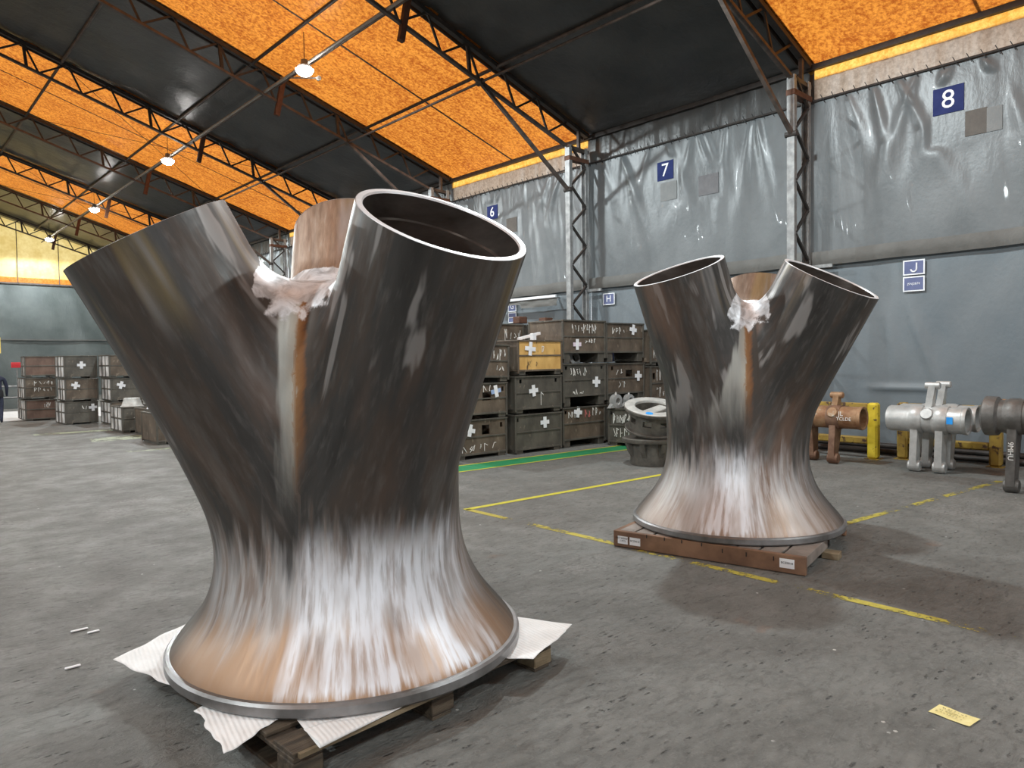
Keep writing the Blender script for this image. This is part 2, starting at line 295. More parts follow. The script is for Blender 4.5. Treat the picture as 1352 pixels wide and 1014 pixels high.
# ------------------------------------------------------------------ mesh builder
class MB:
    def __init__(s): s.v = []; s.f = []
    def add(s, vs, fs, Mx=None):
        n = len(s.v)
        for v in vs:
            v = Vector(v)
            if Mx is not None: v = Mx @ v
            s.v.append(tuple(v))
        s.f += [tuple(n+i for i in f) for f in fs]; return s
    def box(s, x0, x1, y0, y1, z0, z1, Mx=None):
        return s.add([(x0, y0, z0), (x1, y0, z0), (x1, y1, z0), (x0, y1, z0), (x0, y0, z1), (x1, y0, z1), (x1, y1, z1), (x0, y1, z1)],
                     [(3, 2, 1, 0), (4, 5, 6, 7), (0, 1, 5, 4), (1, 2, 6, 5), (2, 3, 7, 6), (3, 0, 4, 7)], Mx)
    def bbox(s, x0, x1, y0, y1, z0, z1, c=.006, Mx=None):       # box with chamfered edges
        bm = bmesh.new(); bmesh.ops.create_cube(bm, size=1)
        for v in bm.verts: v.co = Vector((x0+(v.co.x+.5)*(x1-x0), y0+(v.co.y+.5)*(y1-y0), z0+(v.co.z+.5)*(z1-z0)))
        bmesh.ops.bevel(bm, geom=bm.edges[:], offset=c, segments=1, affect='EDGES')
        bm.verts.index_update(); s.add([v.co for v in bm.verts], [[v.index for v in f.verts] for f in bm.faces], Mx); bm.free(); return s
    def bar(s, p, q, w, h, up=(0, 0, 1), w2=None, h2=None):
        p = Vector(p); q = Vector(q); d = (q-p).normalized(); u = Vector(up)
        a = d.cross(u)
        if a.length < 1e-4: a = d.cross(Vector((1, 0, 0)))
        a.normalize(); b = a.cross(d).normalized(); w2 = w if w2 is None else w2; h2 = h if h2 is None else h2
        vs = []
        for c, ww, hh in ((p, w, h), (q, w2, h2)):
            for i, j in ((-1, -1), (1, -1), (1, 1), (-1, 1)): vs.append(c+a*i*ww/2+b*j*hh/2)
        return s.add(vs, [(0, 3, 2, 1), (4, 5, 6, 7), (0, 1, 5, 4), (1, 2, 6, 5), (2, 3, 7, 6), (3, 0, 4, 7)])
    def tube(s, p, q, r, n=12, r2=None, caps=True):
        p = Vector(p); q = Vector(q); d = (q-p).normalized(); r2 = r if r2 is None else r2
        a = d.orthogonal().normalized(); b = d.cross(a); vs = []
        for c, rr in ((p, r), (q, r2)):
            for i in range(n): t = 2*PI*i/n; vs.append(c+(a*math.cos(t)+b*math.sin(t))*rr)
        fs = [(i, (i+1) % n, n+(i+1) % n, n+i) for i in range(n)]
        if caps: fs += [tuple(range(n-1, -1, -1)), tuple(range(n, 2*n))]
        return s.add(vs, fs)
    def path(s, pts, r, n=8):
        for a, b in zip(pts, pts[1:]): s.tube(a, b, r, n)
        return s
    def lathe(s, prof, n=48, Mx=None, closed=False):
        vs = []; fs = []
        for r, z in prof:
            for i in range(n): t = 2*PI*i/n; vs.append((r*math.cos(t), r*math.sin(t), z))
        k = len(prof)
        for j in range(k if closed else k-1):
            j2 = (j+1) % k
            for i in range(n): fs.append((j*n+i, j*n+(i+1) % n, j2*n+(i+1) % n, j2*n+i))
        return s.add(vs, fs, Mx)
    def prism(s, pts, axis, t0, t1, Mx=None):    # polygon extruded along an axis
        n = len(pts); vs = []
        for t in (t0, t1):
            for u, v in pts:
                vs.append({'x': (t, u, v), 'y': (u, t, v), 'z': (u, v, t)}[axis])
        return s.add(vs, [tuple(range(n-1, -1, -1)), tuple(range(n, 2*n))]+[(i, (i+1) % n, n+(i+1) % n, n+i) for i in range(n)], Mx)
    def mesh(s, name):
        me = bpy.data.meshes.new(name); me.from_pydata(s.v, [], s.f); me.update()
        bm = bmesh.new(); bm.from_mesh(me); bmesh.ops.recalc_face_normals(bm, faces=bm.faces); bm.to_mesh(me); bm.free(); return me
    def build(s, name, mt, parent=None, smooth=False):
        me = s.mesh(name); me.materials.append(mt)
        if smooth:
            me.polygons.foreach_set('use_smooth', [True]*len(me.polygons))
            me.set_sharp_from_angle(angle=math.radians(38))
        o = bpy.data.objects.new(name, me); C.objects.link(o)
        if parent: o.parent = parent
        return o
def tag(o, label=None, cat=None, group=None, kind=None):
    if label: o['label'] = label
    if cat: o['category'] = cat
    if group: o['group'] = group
    if kind: o['kind'] = kind
    return o
def empty(name, loc=(0, 0, 0), rz=0):
    o = bpy.data.objects.new(name, None); C.objects.link(o); o.location = loc; o.rotation_euler = (0, 0, rz)
    o.empty_display_size = .1; return o
def kids(o, table): return table.get(o.name, [])
def copy_tree(o, label=None, loc=None, rz=None):
    tb = {}
    for c in C.objects:
        if c.parent: tb.setdefault(c.parent.name, []).append(c)
    def rec(a, par):
        c = a.copy(); C.objects.link(c); c.parent = par
        for k in tb.get(a.name, []): rec(k, c)
        return c
    r = rec(o, None)
    if label: r['label'] = label
    if loc is not None: r.location = loc
    if rz is not None: r.rotation_euler = (0, 0, rz)
    return r
def text(body, size, mt, name, parent, Mx, depth=.003, align='CENTER'):
    cu = bpy.data.curves.new('t', 'FONT'); cu.body = body; cu.size = size; cu.align_x = align; cu.align_y = 'CENTER'
    cu.extrude = depth; cu.resolution_u = 3
    t = bpy.data.objects.new('t', cu); C.objects.link(t)
    dg = bpy.context.evaluated_depsgraph_get(); me = bpy.data.meshes.new_from_object(t.evaluated_get(dg))
    bpy.data.objects.remove(t); bpy.data.curves.remove(cu)
    me.transform(Mx); me.name = name; me.materials.clear(); me.materials.append(mt)
    o = bpy.data.objects.new(name, me); C.objects.link(o); o.parent = parent; return o
FACE_MX = Matrix(((0, 0, -1, 0), (-1, 0, 0, 0), (0, 1, 0, 0), (0, 0, 0, 1)))    # text on the right wall, read from inside
FACE_MY = Matrix(((1, 0, 0, 0), (0, 0, -1, 0), (0, 1, 0, 0), (0, 0, 0, 1)))     # text on a face that looks towards -Y
def T(x, y, z): return Matrix.Translation((x, y, z))
def strokes(rng, x0, x1, z0, z1, n, wd=.012):
    """hand-chalked characters: a few short strokes per character in the x-z plane"""
    pts = []
    cw = (x1-x0)/n
    for i in range(n):
        cx_ = x0+cw*(i+.1); w_ = cw*.72; h_ = z1-z0
        P = [(rng.random()*w_, rng.random()*h_) for _ in range(rng.choice((3, 4, 4, 5)))]
        if rng.random() < .5: P[0] = (0, 0); P[1] = (0, h_)
        for a, b in zip(P, P[1:]): pts.append((cx_+a[0], z0+a[1], cx_+b[0], z0+b[1]))
    return pts
def add_strokes(mb, segs, y, wd=.012, th=.003):
    for ax, az, bx, bz in segs:
        if abs(ax-bx)+abs(az-bz) < .004: continue
        mb.bar((ax, y, az), (bx, y, bz), th, wd, up=(0, 1, 0)) if False else mb.bar((ax, y, az), (bx, y, bz), wd, th, up=(0, 1, 0))
    return mb

# ------------------------------------------------------------------ noise helper for cloth folds
def vnoise(x, y, seed):
    r = np.random.RandomState(seed); G = r.rand(64, 64)
    xi = np.floor(x).astype(int); yi = np.floor(y).astype(int); xf = x-xi; yf = y-yi
    xf = xf*xf*(3-2*xf); yf = yf*yf*(3-2*yf)
    g = lambda a, b: G[a % 64, b % 64]
    return (g(xi, yi)*(1-xf)+g(xi+1, yi)*xf)*(1-yf)+(g(xi, yi+1)*(1-xf)+g(xi+1, yi+1)*xf)*yf-.5
def grid_mesh(name, P, mt, parent, smooth=True):
    """P: array (n,m,3)"""
    n, m_ = P.shape[:2]; me = bpy.data.meshes.new(name)
    idx = np.arange(n*m_).reshape(n, m_)
    q = np.stack([idx[:-1, :-1], idx[1:, :-1], idx[1:, 1:], idx[:-1, 1:]], -1).reshape(-1, 4)
    me.vertices.add(n*m_); me.vertices.foreach_set('co', P.reshape(-1)); me.loops.add(len(q)*4)
    me.loops.foreach_set('vertex_index', q.reshape(-1)); me.polygons.add(len(q))
    me.polygons.foreach_set('loop_start', np.arange(len(q))*4)
    me.polygons.foreach_set('loop_total', np.full(len(q), 4))
    me.update(calc_edges=True); me.validate()
    if smooth: me.polygons.foreach_set('use_smooth', [True]*len(q))
    me.materials.append(mt); o = bpy.data.objects.new(name, me); C.objects.link(o); o.parent = parent; return o

# ------------------------------------------------------------------ building shell
XW = 13.4; XL = -12.4; XR = .5; EAVE = 7.12; SL = .318
TY = [6.2+5.5*i for i in range(8)]            # trusses in view
YB, YF = 46.0, -10.3
def roofz(x): return EAVE+SL*(XW-x) if x >= XR else EAVE+SL*(x-XL)

fl = MB().box(XL, XW+.3, YF, YB+.3, -.2, 0).build('floor', M['floor']); tag(fl, kind='structure', label='worn grey concrete hall floor', cat='floor')
def line(p, q, wd, mt, z=.003, name='painted_line'):
    p = Vector((p[0], p[1], z)); q = Vector((q[0], q[1], z)); d = (q-p).normalized(); n = Vector((-d.y, d.x, 0))*wd/2
    mb = MB(); k = 10
    for i in range(k):
        a = p+(q-p)*(i/k); b = p+(q-p)*((i+1)/k)
        mb.add([a-n, b-n, b+n, a+n], [(0, 1, 2, 3)])
    return mb.build(name, mt, fl)
line((5.17, 6.45), (5.17, 4.05), .085, M['line_worn'])
line((5.15, 2.95), (5.13, -2.5), .085, M['line_worn'])
line((5.15, 4.0), (5.15, 2.95), .085, M['line_worn'])
line((5.14, 6.45), (11.6, 6.08), .09, M['line_fresh'])
line((7.3, 3.09), (11.3, 2.63), .085, M['line_worn'])
line((5.6, 9.02), (11.05, 8.62), .50, M['green'], .002, 'green_walkway_strip')
line((5.6, 8.75), (11.05, 8.37), .05, M['line_fresh'], .004)
line((5.6, 9.29), (11.05, 8.89), .05, M['line_fresh'], .004)
line((3.2, 21.2), (6.6, 20.9), .4, M['line_pale']); line((3.9, 18.6), (7.6, 18.2), .9, M['line_pale']); line((3.9, 15.6), (7.6, 15.3), .3, M['line_pale'])
line((1.5, 29.9), (7.5, 29.9), 5.6, M['bright_zone'], .002, 'painted_light_zone')  # light falling on the far-left floor, painted as a pale area

wr = empty('wall_right', (0, 0, 0)); tag(wr, kind='structure', label='tarpaulin-clad right side wall', cat='wall')
ceil = empty('ceiling', (0, 0, 0)); tag(ceil, kind='structure', label='pitched roof of alternating black and orange sheets', cat='ceiling')
FLAT = [(3.1, 4.12, 5.2, 6.1), (8.1, 8.6, 5.1, 5.6), (9.15, 9.68, 5.15, 6.06), (14.25, 14.72, 5.15, 5.6), (15.05, 15.52, 5.64, 6.06)]
BAYS = [(-10.3, -4.8), (-4.8, .7)]+[(.7+5.5*i, 6.2+5.5*i) for i in range(8)]+[(44.7, 46.0)]
for k, (y0, y1) in enumerate(BAYS):
    orange = (k % 2 == 0); dark = not orange
    if k == 10: orange = False
    if k == 9: orange = False
    # bay from .7 to 6.2 is orange (k=2), 6.2-11.7 black (k=3) ...
    for side in (0, 1):
        x0, x1 = (XR, XW+.12) if side == 0 else (XL-.12, XR)
        nu, nv = (110, 64) if (side == 0 and 1 < k < 10) else (12, 6)
        u, v = np.meshgrid(np.linspace(0, 1, nu), np.linspace(0, 1, nv), indexing='ij')
        X = x0+(x1-x0)*u; Y = (y0-.07)+(y1-y0+.14)*v
        Z = np.where(X >= XR, EAVE+SL*(XW-X), EAVE+SL*(X-XL))+.05
        Z = Z-.05*np.sin(PI*v)
        if nu > 20:
            ed = np.minimum(v, 1-v); e = np.exp(-ed*9)*(1-np.exp(-(ed/.03)**2))
            Z = Z+(.10 if not orange else .03)*e*vnoise(X*3.1+Y*.6, Y*.9, 11+k)+.03*vnoise(X*.8, Y*1.2, 40+k)*(1-np.exp(-(ed/.05)**2))
        grid_mesh('roof_sheet', np.stack([X, Y, Z], -1), M['orange'] if orange else M['roof_dark'], ceil)
    if orange and k > 1:
        MB().bar((XR, (y0+y1)/2, roofz(XR)), (XW, (y0+y1)/2, roofz(XW)), .05, .01).build('sheet_seam', M['truss_steel'], ceil)
    # wall strip between the eave and the hung tarpaulin
    nu, nv = (80, 14)
    u, v = np.meshgrid(np.linspace(0, 1, nu), np.linspace(0, 1, nv), indexing='ij')
    def strip(z0, z1, m_, nm, amp, seed, x=XW+.02):
        Y = (y0-.06)+(y1-y0+.12)*u; Z = z0+(z1-z0)*v; X = x+amp*vnoise(Y*9, Z*1.5, seed)
        grid_mesh(nm, np.stack([X, Y, Z], -1), m_, wr)
    if orange:
        strip(6.87, 7.06, M['orange_lit'], 'eave_light_strip', .03, 3+k); strip(6.36, 6.89, M['pale_strip'], 'eave_pale_strip', .05, 9+k, XW+.05)
    else: strip(6.36, 7.15, M['roof_dark'], 'eave_dark_strip', .05, 5+k)
    # hung upper tarpaulin with gathered folds
    nu, nv = (190, 90) if 1 < k < 7 else (60, 20)
    u, v = np.meshgrid(np.linspace(0, 1, nu), np.linspace(0, 1, nv), indexing='ij')
    Y = y0+(y1-y0)*u; Z = 3.42+(6.44-3.42)*v
    t = (6.44-Z)
    rngk = np.random.RandomState(100+k); dx = np.zeros_like(Y)
    knots = np.sort(rngk.uniform(y0+.15, y1-.15, 13))
    for c in knots:            # folds fan out from each lashing point
        sl = rngk.uniform(-.55, .55); wd = .045+.10*t*rngk.uniform(.5, 1.3); a = rngk.uniform(.03, .085)
        ln = rngk.uniform(.5, 1.9)
        dx += a*np.exp(-((Y-c-sl*t)/wd)**2)*np.exp(-t/ln)*(1-np.exp(-t/.12))
    str_ = 2.2 if 4 <= k <= 5 else (1.5 if k > 5 else .7)
    dx += .028*str_*vnoise(Y*3.2+t*.7, Z*.35, 21+k)+.012*str_*vnoise(Y*8+t*.9, Z*.6, 31+k)+.02*vnoise(Y*1.1-t*.8, Z*1.1, 51+k)
    for (ya, yb_, za, zb_) in FLAT:
        dx *= 1-np.exp(-(np.maximum(np.abs(Y-(ya+yb_)/2)-(yb_-ya)/2, 0)/.12)**2)*np.exp(-(np.maximum(np.abs(Z-(za+zb_)/2)-(zb_-za)/2, 0)/.12)**2)
    grid_mesh('upper_tarpaulin', np.stack([XW-.05-dx, Y, Z], -1), M['wall_upper'], wr)
    # lower sheet
    Z = .03+(3.50-.03)*v
    dx = .02*vnoise(Y*1.3+Z*.9, Z*.5, 61+k)+.012*vnoise(Y*2.5+Z*1.6, Z*.9, 71+k)
    if k >= 4: dx += .035*vnoise(Y*4.2, Z*.15, 81+k)
    if k == 2: dx += .05*np.exp(-((Y-4.3-(Z-2)*.32)/.10)**2)*np.exp(-((Z-1.9)/.7)**2)+.04*np.exp(-((Y-4.75-(Z-2)*.22)/.12)**2)*np.exp(-((Z-1.9)/.6)**2)+.05*np.exp(-((Z-1.13)/.05)**2)*np.exp(-((Y-4.55)/.55)**4)
    grid_mesh('lower_sheet', np.stack([XW-dx, Y, Z], -1), M['wall_lower'], wr)
    # brown hem flap where the two overlap
    Yl = np.linspace(y0, y1, 60); rngh = np.random.RandomState(7+k)
    P = np.zeros((60, 5, 3))
    for j, zz in enumerate(np.linspace(3.40, 3.66, 5)):
        P[:, j, 0] = XW-.11-.02*np.sin(j/4*PI)-.02*vnoise(Yl*3, Yl*0+j*.3, 91+k); P[:, j, 1] = Yl; P[:, j, 2] = zz+.03*vnoise(Yl*1.5, Yl*0, 95+k)
    grid_mesh('hem_flap', P, M['hem'], wr)
    MB().tube((XW-.08, y0, 6.45), (XW-.08, y1, 6.45), .022, 8).build('tarpaulin_rail', M['dark_steel'], wr)
    lm = MB()
    for i in range(28):
        yy = y0+(y1-y0)*(i+.5)/28; lm.bar((XW-.09, yy, 6.38), (XW-.10, yy+.07, 6.53), .012, .012)
    lm.build('lashing_rope', M['black'], wr)['kind'] = 'stuff'
    MB().bar((XW-.02, y0, EAVE-.03), (XW-.02, y1, EAVE-.03), .09, .10).build('eave_beam', M['dark_steel'], wr)
    MB().box(XW-.10, XW+.05, y0, y1, 0, .05).build('base_kerb', M['black'], wr)
    # purlins under the sheets
    for px in (10.4, 7.35, 4.4, 1.5):
        MB().tube((px, y0, roofz(px)-.05), (px, y1, roofz(px)-.05), .04, 8).build('purlin', M['truss_steel'] if dark else M['dark_steel'], ceil, True)

def plain_wall(name, pts, mt, lab):
    o = MB().add(pts, [tuple(range(len(pts)))]).build(name, mt); tag(o, kind='structure', label=lab, cat='wall'); return o
plain_wall('wall_left', [(XL, YF, 0), (XL, YB, 0), (XL, YB, EAVE+.06), (XL, YF, EAVE+.06)], M['wall_upper'], 'grey tarpaulin left side wall')
plain_wall('wall_front', [(XL, YF, 0), (-6.5, YF, 0), (-6.5, YF, 4.8), (7, YF, 4.8), (7, YF, 0), (XW+.1, YF, 0), (XW+.1, YF, EAVE+.05), (XR, YF, roofz(XR)+.05), (XL, YF, EAVE+.05)], M['wall_upper'], 'unseen grey tarpaulin wall behind the viewer, doorway added to let in fill daylight')  # doorway gap added behind the viewer as a source of neutral fill daylight
yard = MB().box(-30, 35, YF-30, YF, -.2, -.01).build('ground', M['floor']); tag(yard, kind='structure', label='unseen concrete slab added outside the doorway to stop sky light from below', cat='ground')  # added slab, keeps sky light from below off the ceiling
wb = empty('wall_back', (0, YB, 0)); tag(wb, kind='structure', label='far gable wall, grey tarpaulin below pale yellow sheet', cat='wall')
u, v = np.meshgrid(np.linspace(0, 1, 180), np.linspace(0, 1, 40), indexing='ij')
for z0, z1, nm, m_, amp in ((0, 3.12, 'lower_tarpaulin', M['gable_grey'], .10), (3.10, 6.08, 'upper_tarpaulin', M['gable_grey'], .16)):
    X = XL+(XW-XL)*u; Z = z0+(z1-z0)*v
    grid_mesh(nm, np.stack([X, -amp*(vnoise(X*.9+Z*.25, Z*.5, 5)+.6*vnoise(X*2.3+Z*.6, Z*.4, 6)), Z], -1), m_, wb)
X = XL+(XW-XL)*u; Z = 6.06+(np.where(X >= XR, EAVE+SL*(XW-X), EAVE+SL*(X-XL))+.1-6.06)*v
grid_mesh('yellow_gable_sheet', np.stack([X, .05-.06*vnoise(X*1.5+Z*.5, Z*.6, 15), Z], -1), M['yellow_sheet'], wb)
MB().box(XL, XW, -.06, .02, 6.06, 6.14).build('gable_rail', M['truss_steel'], wb)
MB().box(XL, XW, -.035, .03, 6.14, 6.42).build('orange_strip', M['orange_lit'], wb)
MB().box(XL, XW, -.14, -.05, 3.06, 3.13).build('hem_flap', M['hem'], wb)
for px in (4.6, 5.55, 6.5, 3.2, 8.4): MB().box(px, px+.03, -.06, .0, 6.1, roofz(px)).build('sheet_seam', M['truss_steel'], wb)

# ------------------------------------------------------------------ roof trusses
def make_truss():
    t = empty('roof_truss', (0, TY[0], 0)); D = .62
    top = lambda x: roofz(x)-.04
    bot = lambda x: roofz(x)-D-.02
    mt = M['dark_steel']
    MB().bar((XR, 0, top(XR)), (XW-.1, 0, top(XW-.1)), .11, .09).build('top_chord', mt, t)
    MB().bar((XR, 0, bot(XR)), (12.55, 0, bot(12.55)), .09, .06).build('bottom_chord', M['truss_steel'], t)
    MB().bar((XR, .13, top(XR)-.02), (XW-.1, .13, top(XW-.1)-.02), .03, .10).build('sheet_clamp_rail', mt, t)
    x = 12.62
    MB().bar((12.62, 0, bot(12.6)), (XW-.08, 0, bot(12.6)-.02), .10, .08).build('heel_beam', M['truss_steel'], t)
    MB().bar((13.0, 0, bot(12.6)), (13.0, 0, top(13.0)), .07, .07).build('web_post', M['truss_steel'], t)
    k = 0
    while x > XR+.9:
        MB().bar((x, 0, top(x)), (x-.68, 0, bot(x-.68)), .035, .045).build('web_bar', mt, t)
        MB().bar((x-.68, 0, bot(x-.68)), (x-1.01, 0, top(x-1.01)), .035, .045).build('web_bar', mt, t)
        if k % 3 == 2: MB().bar((x-1.01, 0, top(x-1.01)), (x-.95, 0, bot(x-.95)), .07, .06, up=(0, 1, 0)).build('web_post', mt, t)
        x -= 1.01; k += 1
    MB().bar((8.12, -.02, top(8.1)), (7.93, -.02, bot(7.93)-.36), .12, .10, up=(0, 1, 0)).build('rail_hanger', M['rust_steel'], t)
    MB().tube((9.93, -.08, bot(9.93)), (9.93, .08, bot(9.93)), .07, 10).build('gusset_joint', mt, t)
    l = MB(); l.bar((XL+.1, 0, roofz(XL+.1)-.04), (XR, 0, top(XR)), .11, .09); l.bar((XL+.9, 0, roofz(XL+.9)-D), (XR, 0, bot(XR)), .09, .06)
    x = XL+.9
    while x < XR-1:
        l.bar((x, 0, roofz(x)-.04), (x+.34, 0, roofz(x+.34)-D), .035, .045); l.bar((x+.34, 0, roofz(x+.34)-D), (x+1.01, 0, roofz(x+1.01)-.04), .035, .045); x += 1.01
    l.build('left_rafter', mt, t)
    return t
truss = make_truss()
ords = ['nearest roof truss at the upper right, with a column behind the smaller casting',
        'black roof truss crossing the top middle, braced to the column left of sign 7',
        'roof truss against the black bay that ends beside bay sign 6',
        'roof truss along the edge of the long orange bay behind the second visible lamp',
        'roof truss between the second orange bay and the grey sheets, fifth from the front',
        'roof truss beside the third visible lamp, sixth from the front',
        'far roof truss in the grey bay just before the yellow gable, seventh from the front',
        'farthest roof truss, standing against the pale yellow gable sheet']
tag(truss, ords[0], 'roof truss', 'roof trusses across the hall')
for i, y in enumerate(TY[1:]): copy_tree(truss, ords[i+1], (0, y, 0))

# ------------------------------------------------------------------ wall columns
def make_column():
    t = empty('lattice_column', (0, TY[0], 0)); zt = 6.78
    def chan(x, s, nm, mt):
        mb = MB(); mb.box(x-.05, x+.05, -.07, -.055, .02, zt); mb.box(x-.05, x+.05, .055, .07, .02, zt)
        mb.box(x-.05 if s < 0 else x+.038, x-.038 if s < 0 else x+.05, -.055, .055, .02, zt); return mb.build(nm, mt, t)
    chan(12.64, -1, 'inner_chord', M['galv']); chan(13.2, 1, 'outer_chord', M['galv'])
    z = .2; s = 0
    while z < 6.5:
        a, b_ = (12.67, 13.17) if s == 0 else (13.17, 12.67)
        MB().bar((a, -.05, z), (b_, -.05, min(z+.45, zt)), .045, .05, up=(0, 1, 0)).build('lacing_bar', M['dark_steel'], t); z += .47; s ^= 1
    MB().box(12.5, 13.3, -.14, .14, 0, .02).build('base_plate', M['dark_steel'], t)
    MB().box(12.58, 13.28, -.08, .08, 6.42, 6.52).build('cap_beam', M['rust_steel'], t)
    MB().bar((12.6, -.02, 5.72), (9.93, -.02, roofz(9.93)-.66), .07, .07).build('knee_brace', M['truss_steel'], t)
    MB().tube((12.6, -.12, 5.72), (12.6, .1, 5.72), .05, 10).build('brace_pin', M['dark_steel'], t)
    MB().bar((13.2, -.02, 3.36), (13.2, -.5, 3.36), .05, .06).build('side_bracket', M['galv'], t)
    return t
col0 = make_column()
cl = ['nearest galvanised lattice wall column, right of bay sign 7 behind the smaller casting',
      'galvanised lattice wall column rising above the stacked bins, left of sign H',
      'lattice wall column hidden behind the upright branch of the big casting',
      'lattice wall column beside the raised branch of the big casting at the far orange bay',
      'distant lattice wall column between the left branches of the big casting',
      'lattice wall column far down the right wall', 'lattice wall column second last before the gable', 'lattice wall column nearest the yellow gable']
tag(col0, cl[0], 'column', 'lattice columns along the right wall')
for i, y in enumerate(TY[1:]):
    if i in (0, 1, 2, 3): copy_tree(col0, cl[i+1], (0, y, 0))
    else: copy_tree(col0, cl[i+1], (0, y, 0))

# long service pipes under the trusses
for (x, z, r, lab) in ((7.62, 8.36, .035, 'beige service pipe running lengthwise under the trusses beside the lamps'),
                      (7.95, 8.58, .03, 'slim dark conduit running parallel above the beige pipe near the lamps'),
                      (9.93, 7.58, .028, 'grey tie pipe along the lower truss joints nearest the right wall')):
    p = MB().tube((x, .5, z), (x, YB-.2, z), r, 10).build('service_pipe', M['pipe'] if r > .031 else M['truss_steel'], None, True); tag(p, lab, 'pipe')
rod = MB().tube((7.9, 14.9, 8.1), (7.98, 17.0, 8.75), .018, 8).tube((7.9, 14.88, 8.1), (7.9, 14.96, 8.1), .05, 10).build('hanging_rod', M['pipe'], None)
tag(rod, 'short slanting grey rod hanging between two trusses near the brightest lamp', 'rod')
for k_, (y0, y1) in enumerate(((11.7, 17.2), (22.7, 28.2), (33.7, 39.2))):
    wl = ['crossed bracing wires below the front orange sheet', 'crossed bracing wires below the middle orange sheet', 'crossed bracing wires below the far orange sheet'][k_]
    wx = MB()
    for a, b_ in ((4.4, 10.4),):
        wx.tube((a, y0, roofz(a)-.1), (b_, y1, roofz(b_)-.1), .008, 5); wx.tube((a, y1, roofz(a)-.1), (b_, y0, roofz(b_)-.1), .008, 5)
    if k_: tag(wx.build('bracing_wire', M['truss_steel']), wl, 'wire', 'bracing wires')

# ------------------------------------------------------------------ lamps
def make_lamp():
    t = empty('high_bay_lamp', (LAMP_POS[0][0], LAMP_POS[0][1], 8.12))
    MB().lathe([(.0, .20), (.07, .20), (.08, .10), (.15, .06), (.16, .0), (.15, -.01)], 24).build('housing', M['galv'], t, True)
    MB().lathe([(.0, -.15), (.09, -.135), (.165, -.08), (.195, -.012)], 24).build('lens', M['lens'], t, True)
    MB().tube((0, 0, .2), (0, 0, .80), .008, 6).build('suspension_cable', M['black'], t)
    return t
lamp = make_lamp()
ll = ['brightest hanging high-bay lamp, under the front orange sheet above the casting', 'second bright high-bay lamp along the row, under the middle orange sheet',
      'third high-bay lamp along the row, beside a truss', 'farthest and faintest high-bay lamp before the yellow gable']
HID = ['high-bay lamp overhead out of view, right of the second casting', 'high-bay lamp behind the viewer on the right row', 'added unseen left-row fill lamp level with the brightest lamp', 'added unseen left-row fill lamp level with the second lamp', 'added unseen left-row fill lamp level with the third lamp', 'added unseen left-row fill lamp beside the near casting', 'added unseen left-row fill lamp behind the viewer']
tag(lamp, ll[0], 'lamp', 'high bay lamps')
for i, (x, y) in enumerate(LAMP_POS):
    if i: 
        l2 = copy_tree(lamp, ll[i] if i < 4 else HID[i-4], (x, y, 8.12))
    L = bpy.data.lights.new('lamp_light', 'SPOT'); L.energy = LAMP_W*(1.0 if x > 0 else 1.1); L.shadow_soft_size = .13; L.color = (.86, .97, 1.0)  # added left row runs slightly stronger, as fill
    L.spot_size = math.radians(172); L.spot_blend = .12
    lo = bpy.data.objects.new('lamp_light', L); C.objects.link(lo); lo.location = (x, y, 7.80)

# ------------------------------------------------------------------ the two cast nodes
def smin(a, b, k):
    h = np.maximum(k-np.abs(a-b), 0)/k; return np.minimum(a, b)-h*h*k*.25
PZ = np.array([-.1, .0, .04, .08, .13, .21, .30, .42, .55, .70, .85, 1.0, 1.3, 1.6, 1.85, 3.0])
PR = np.array([.985, .975, .968, .945, .905, .835, .765, .70, .655, .635, .635, .64, .645, .63, .58, .5])
_zz = np.linspace(-.1, 3, 800); _rr = np.interp(_zz, PZ, PR)
for _ in range(3): _rr = np.convolve(np.pad(_rr, 9, 'edge'), np.ones(19)/19, 'valid')
def node_sdf(P, br, Rb, full=False, sw=.2):
    if hasattr(Rb, '__len__'): Rb, sw = Rb
    x, y, z = P[..., 0], P[..., 1], P[..., 2]
    rho = np.sqrt(x*x+y*y)+1e-9
    R = np.interp(z, _zz, _rr); dR = (np.interp(z+.01, _zz, _rr)-np.interp(z-.01, _zz, _rr))/.02
    tr = (rho-R)/np.sqrt(1+dR*dR)
    cap = z-2.03
    k = .34; h = np.maximum(k-np.abs(tr-cap), 0)/k; tr = np.maximum(tr, cap)+h*h*k*.25
    ds = []
    for (az, tau, dd, h_) in br:
        a = np.array([math.sin(tau)*math.cos(az), math.sin(tau)*math.sin(az), math.cos(tau)])
        c = np.array([dd*math.cos(az), dd*math.sin(az), h_])
        lin = dd-(h_-z)*math.tan(tau); dl = sw*np.log1p(np.exp(np.clip(lin/sw, -30, 30)))-lin; dl = np.maximum(dl-.004, 0)
        q = P-c; q = q-dl[..., None]*np.array([math.cos(az), math.sin(az), 0]); s = q@a; rad = np.sqrt(np.maximum((q*q).sum(-1)-s*s, 0))
        d = rad-Rb
        d = np.maximum(d, s-.06); d = np.maximum(d, -s-1.75)
        ds.append(d)
    out = tr.copy(); kk = .10+.14*np.clip(1.2-z, 0, .8)/.8+.10*np.clip((z-1.6)/.3, 0, 1)
    for d in ds: out = smin(out, d, kk)
    if full: return out, tr, ds
    return out
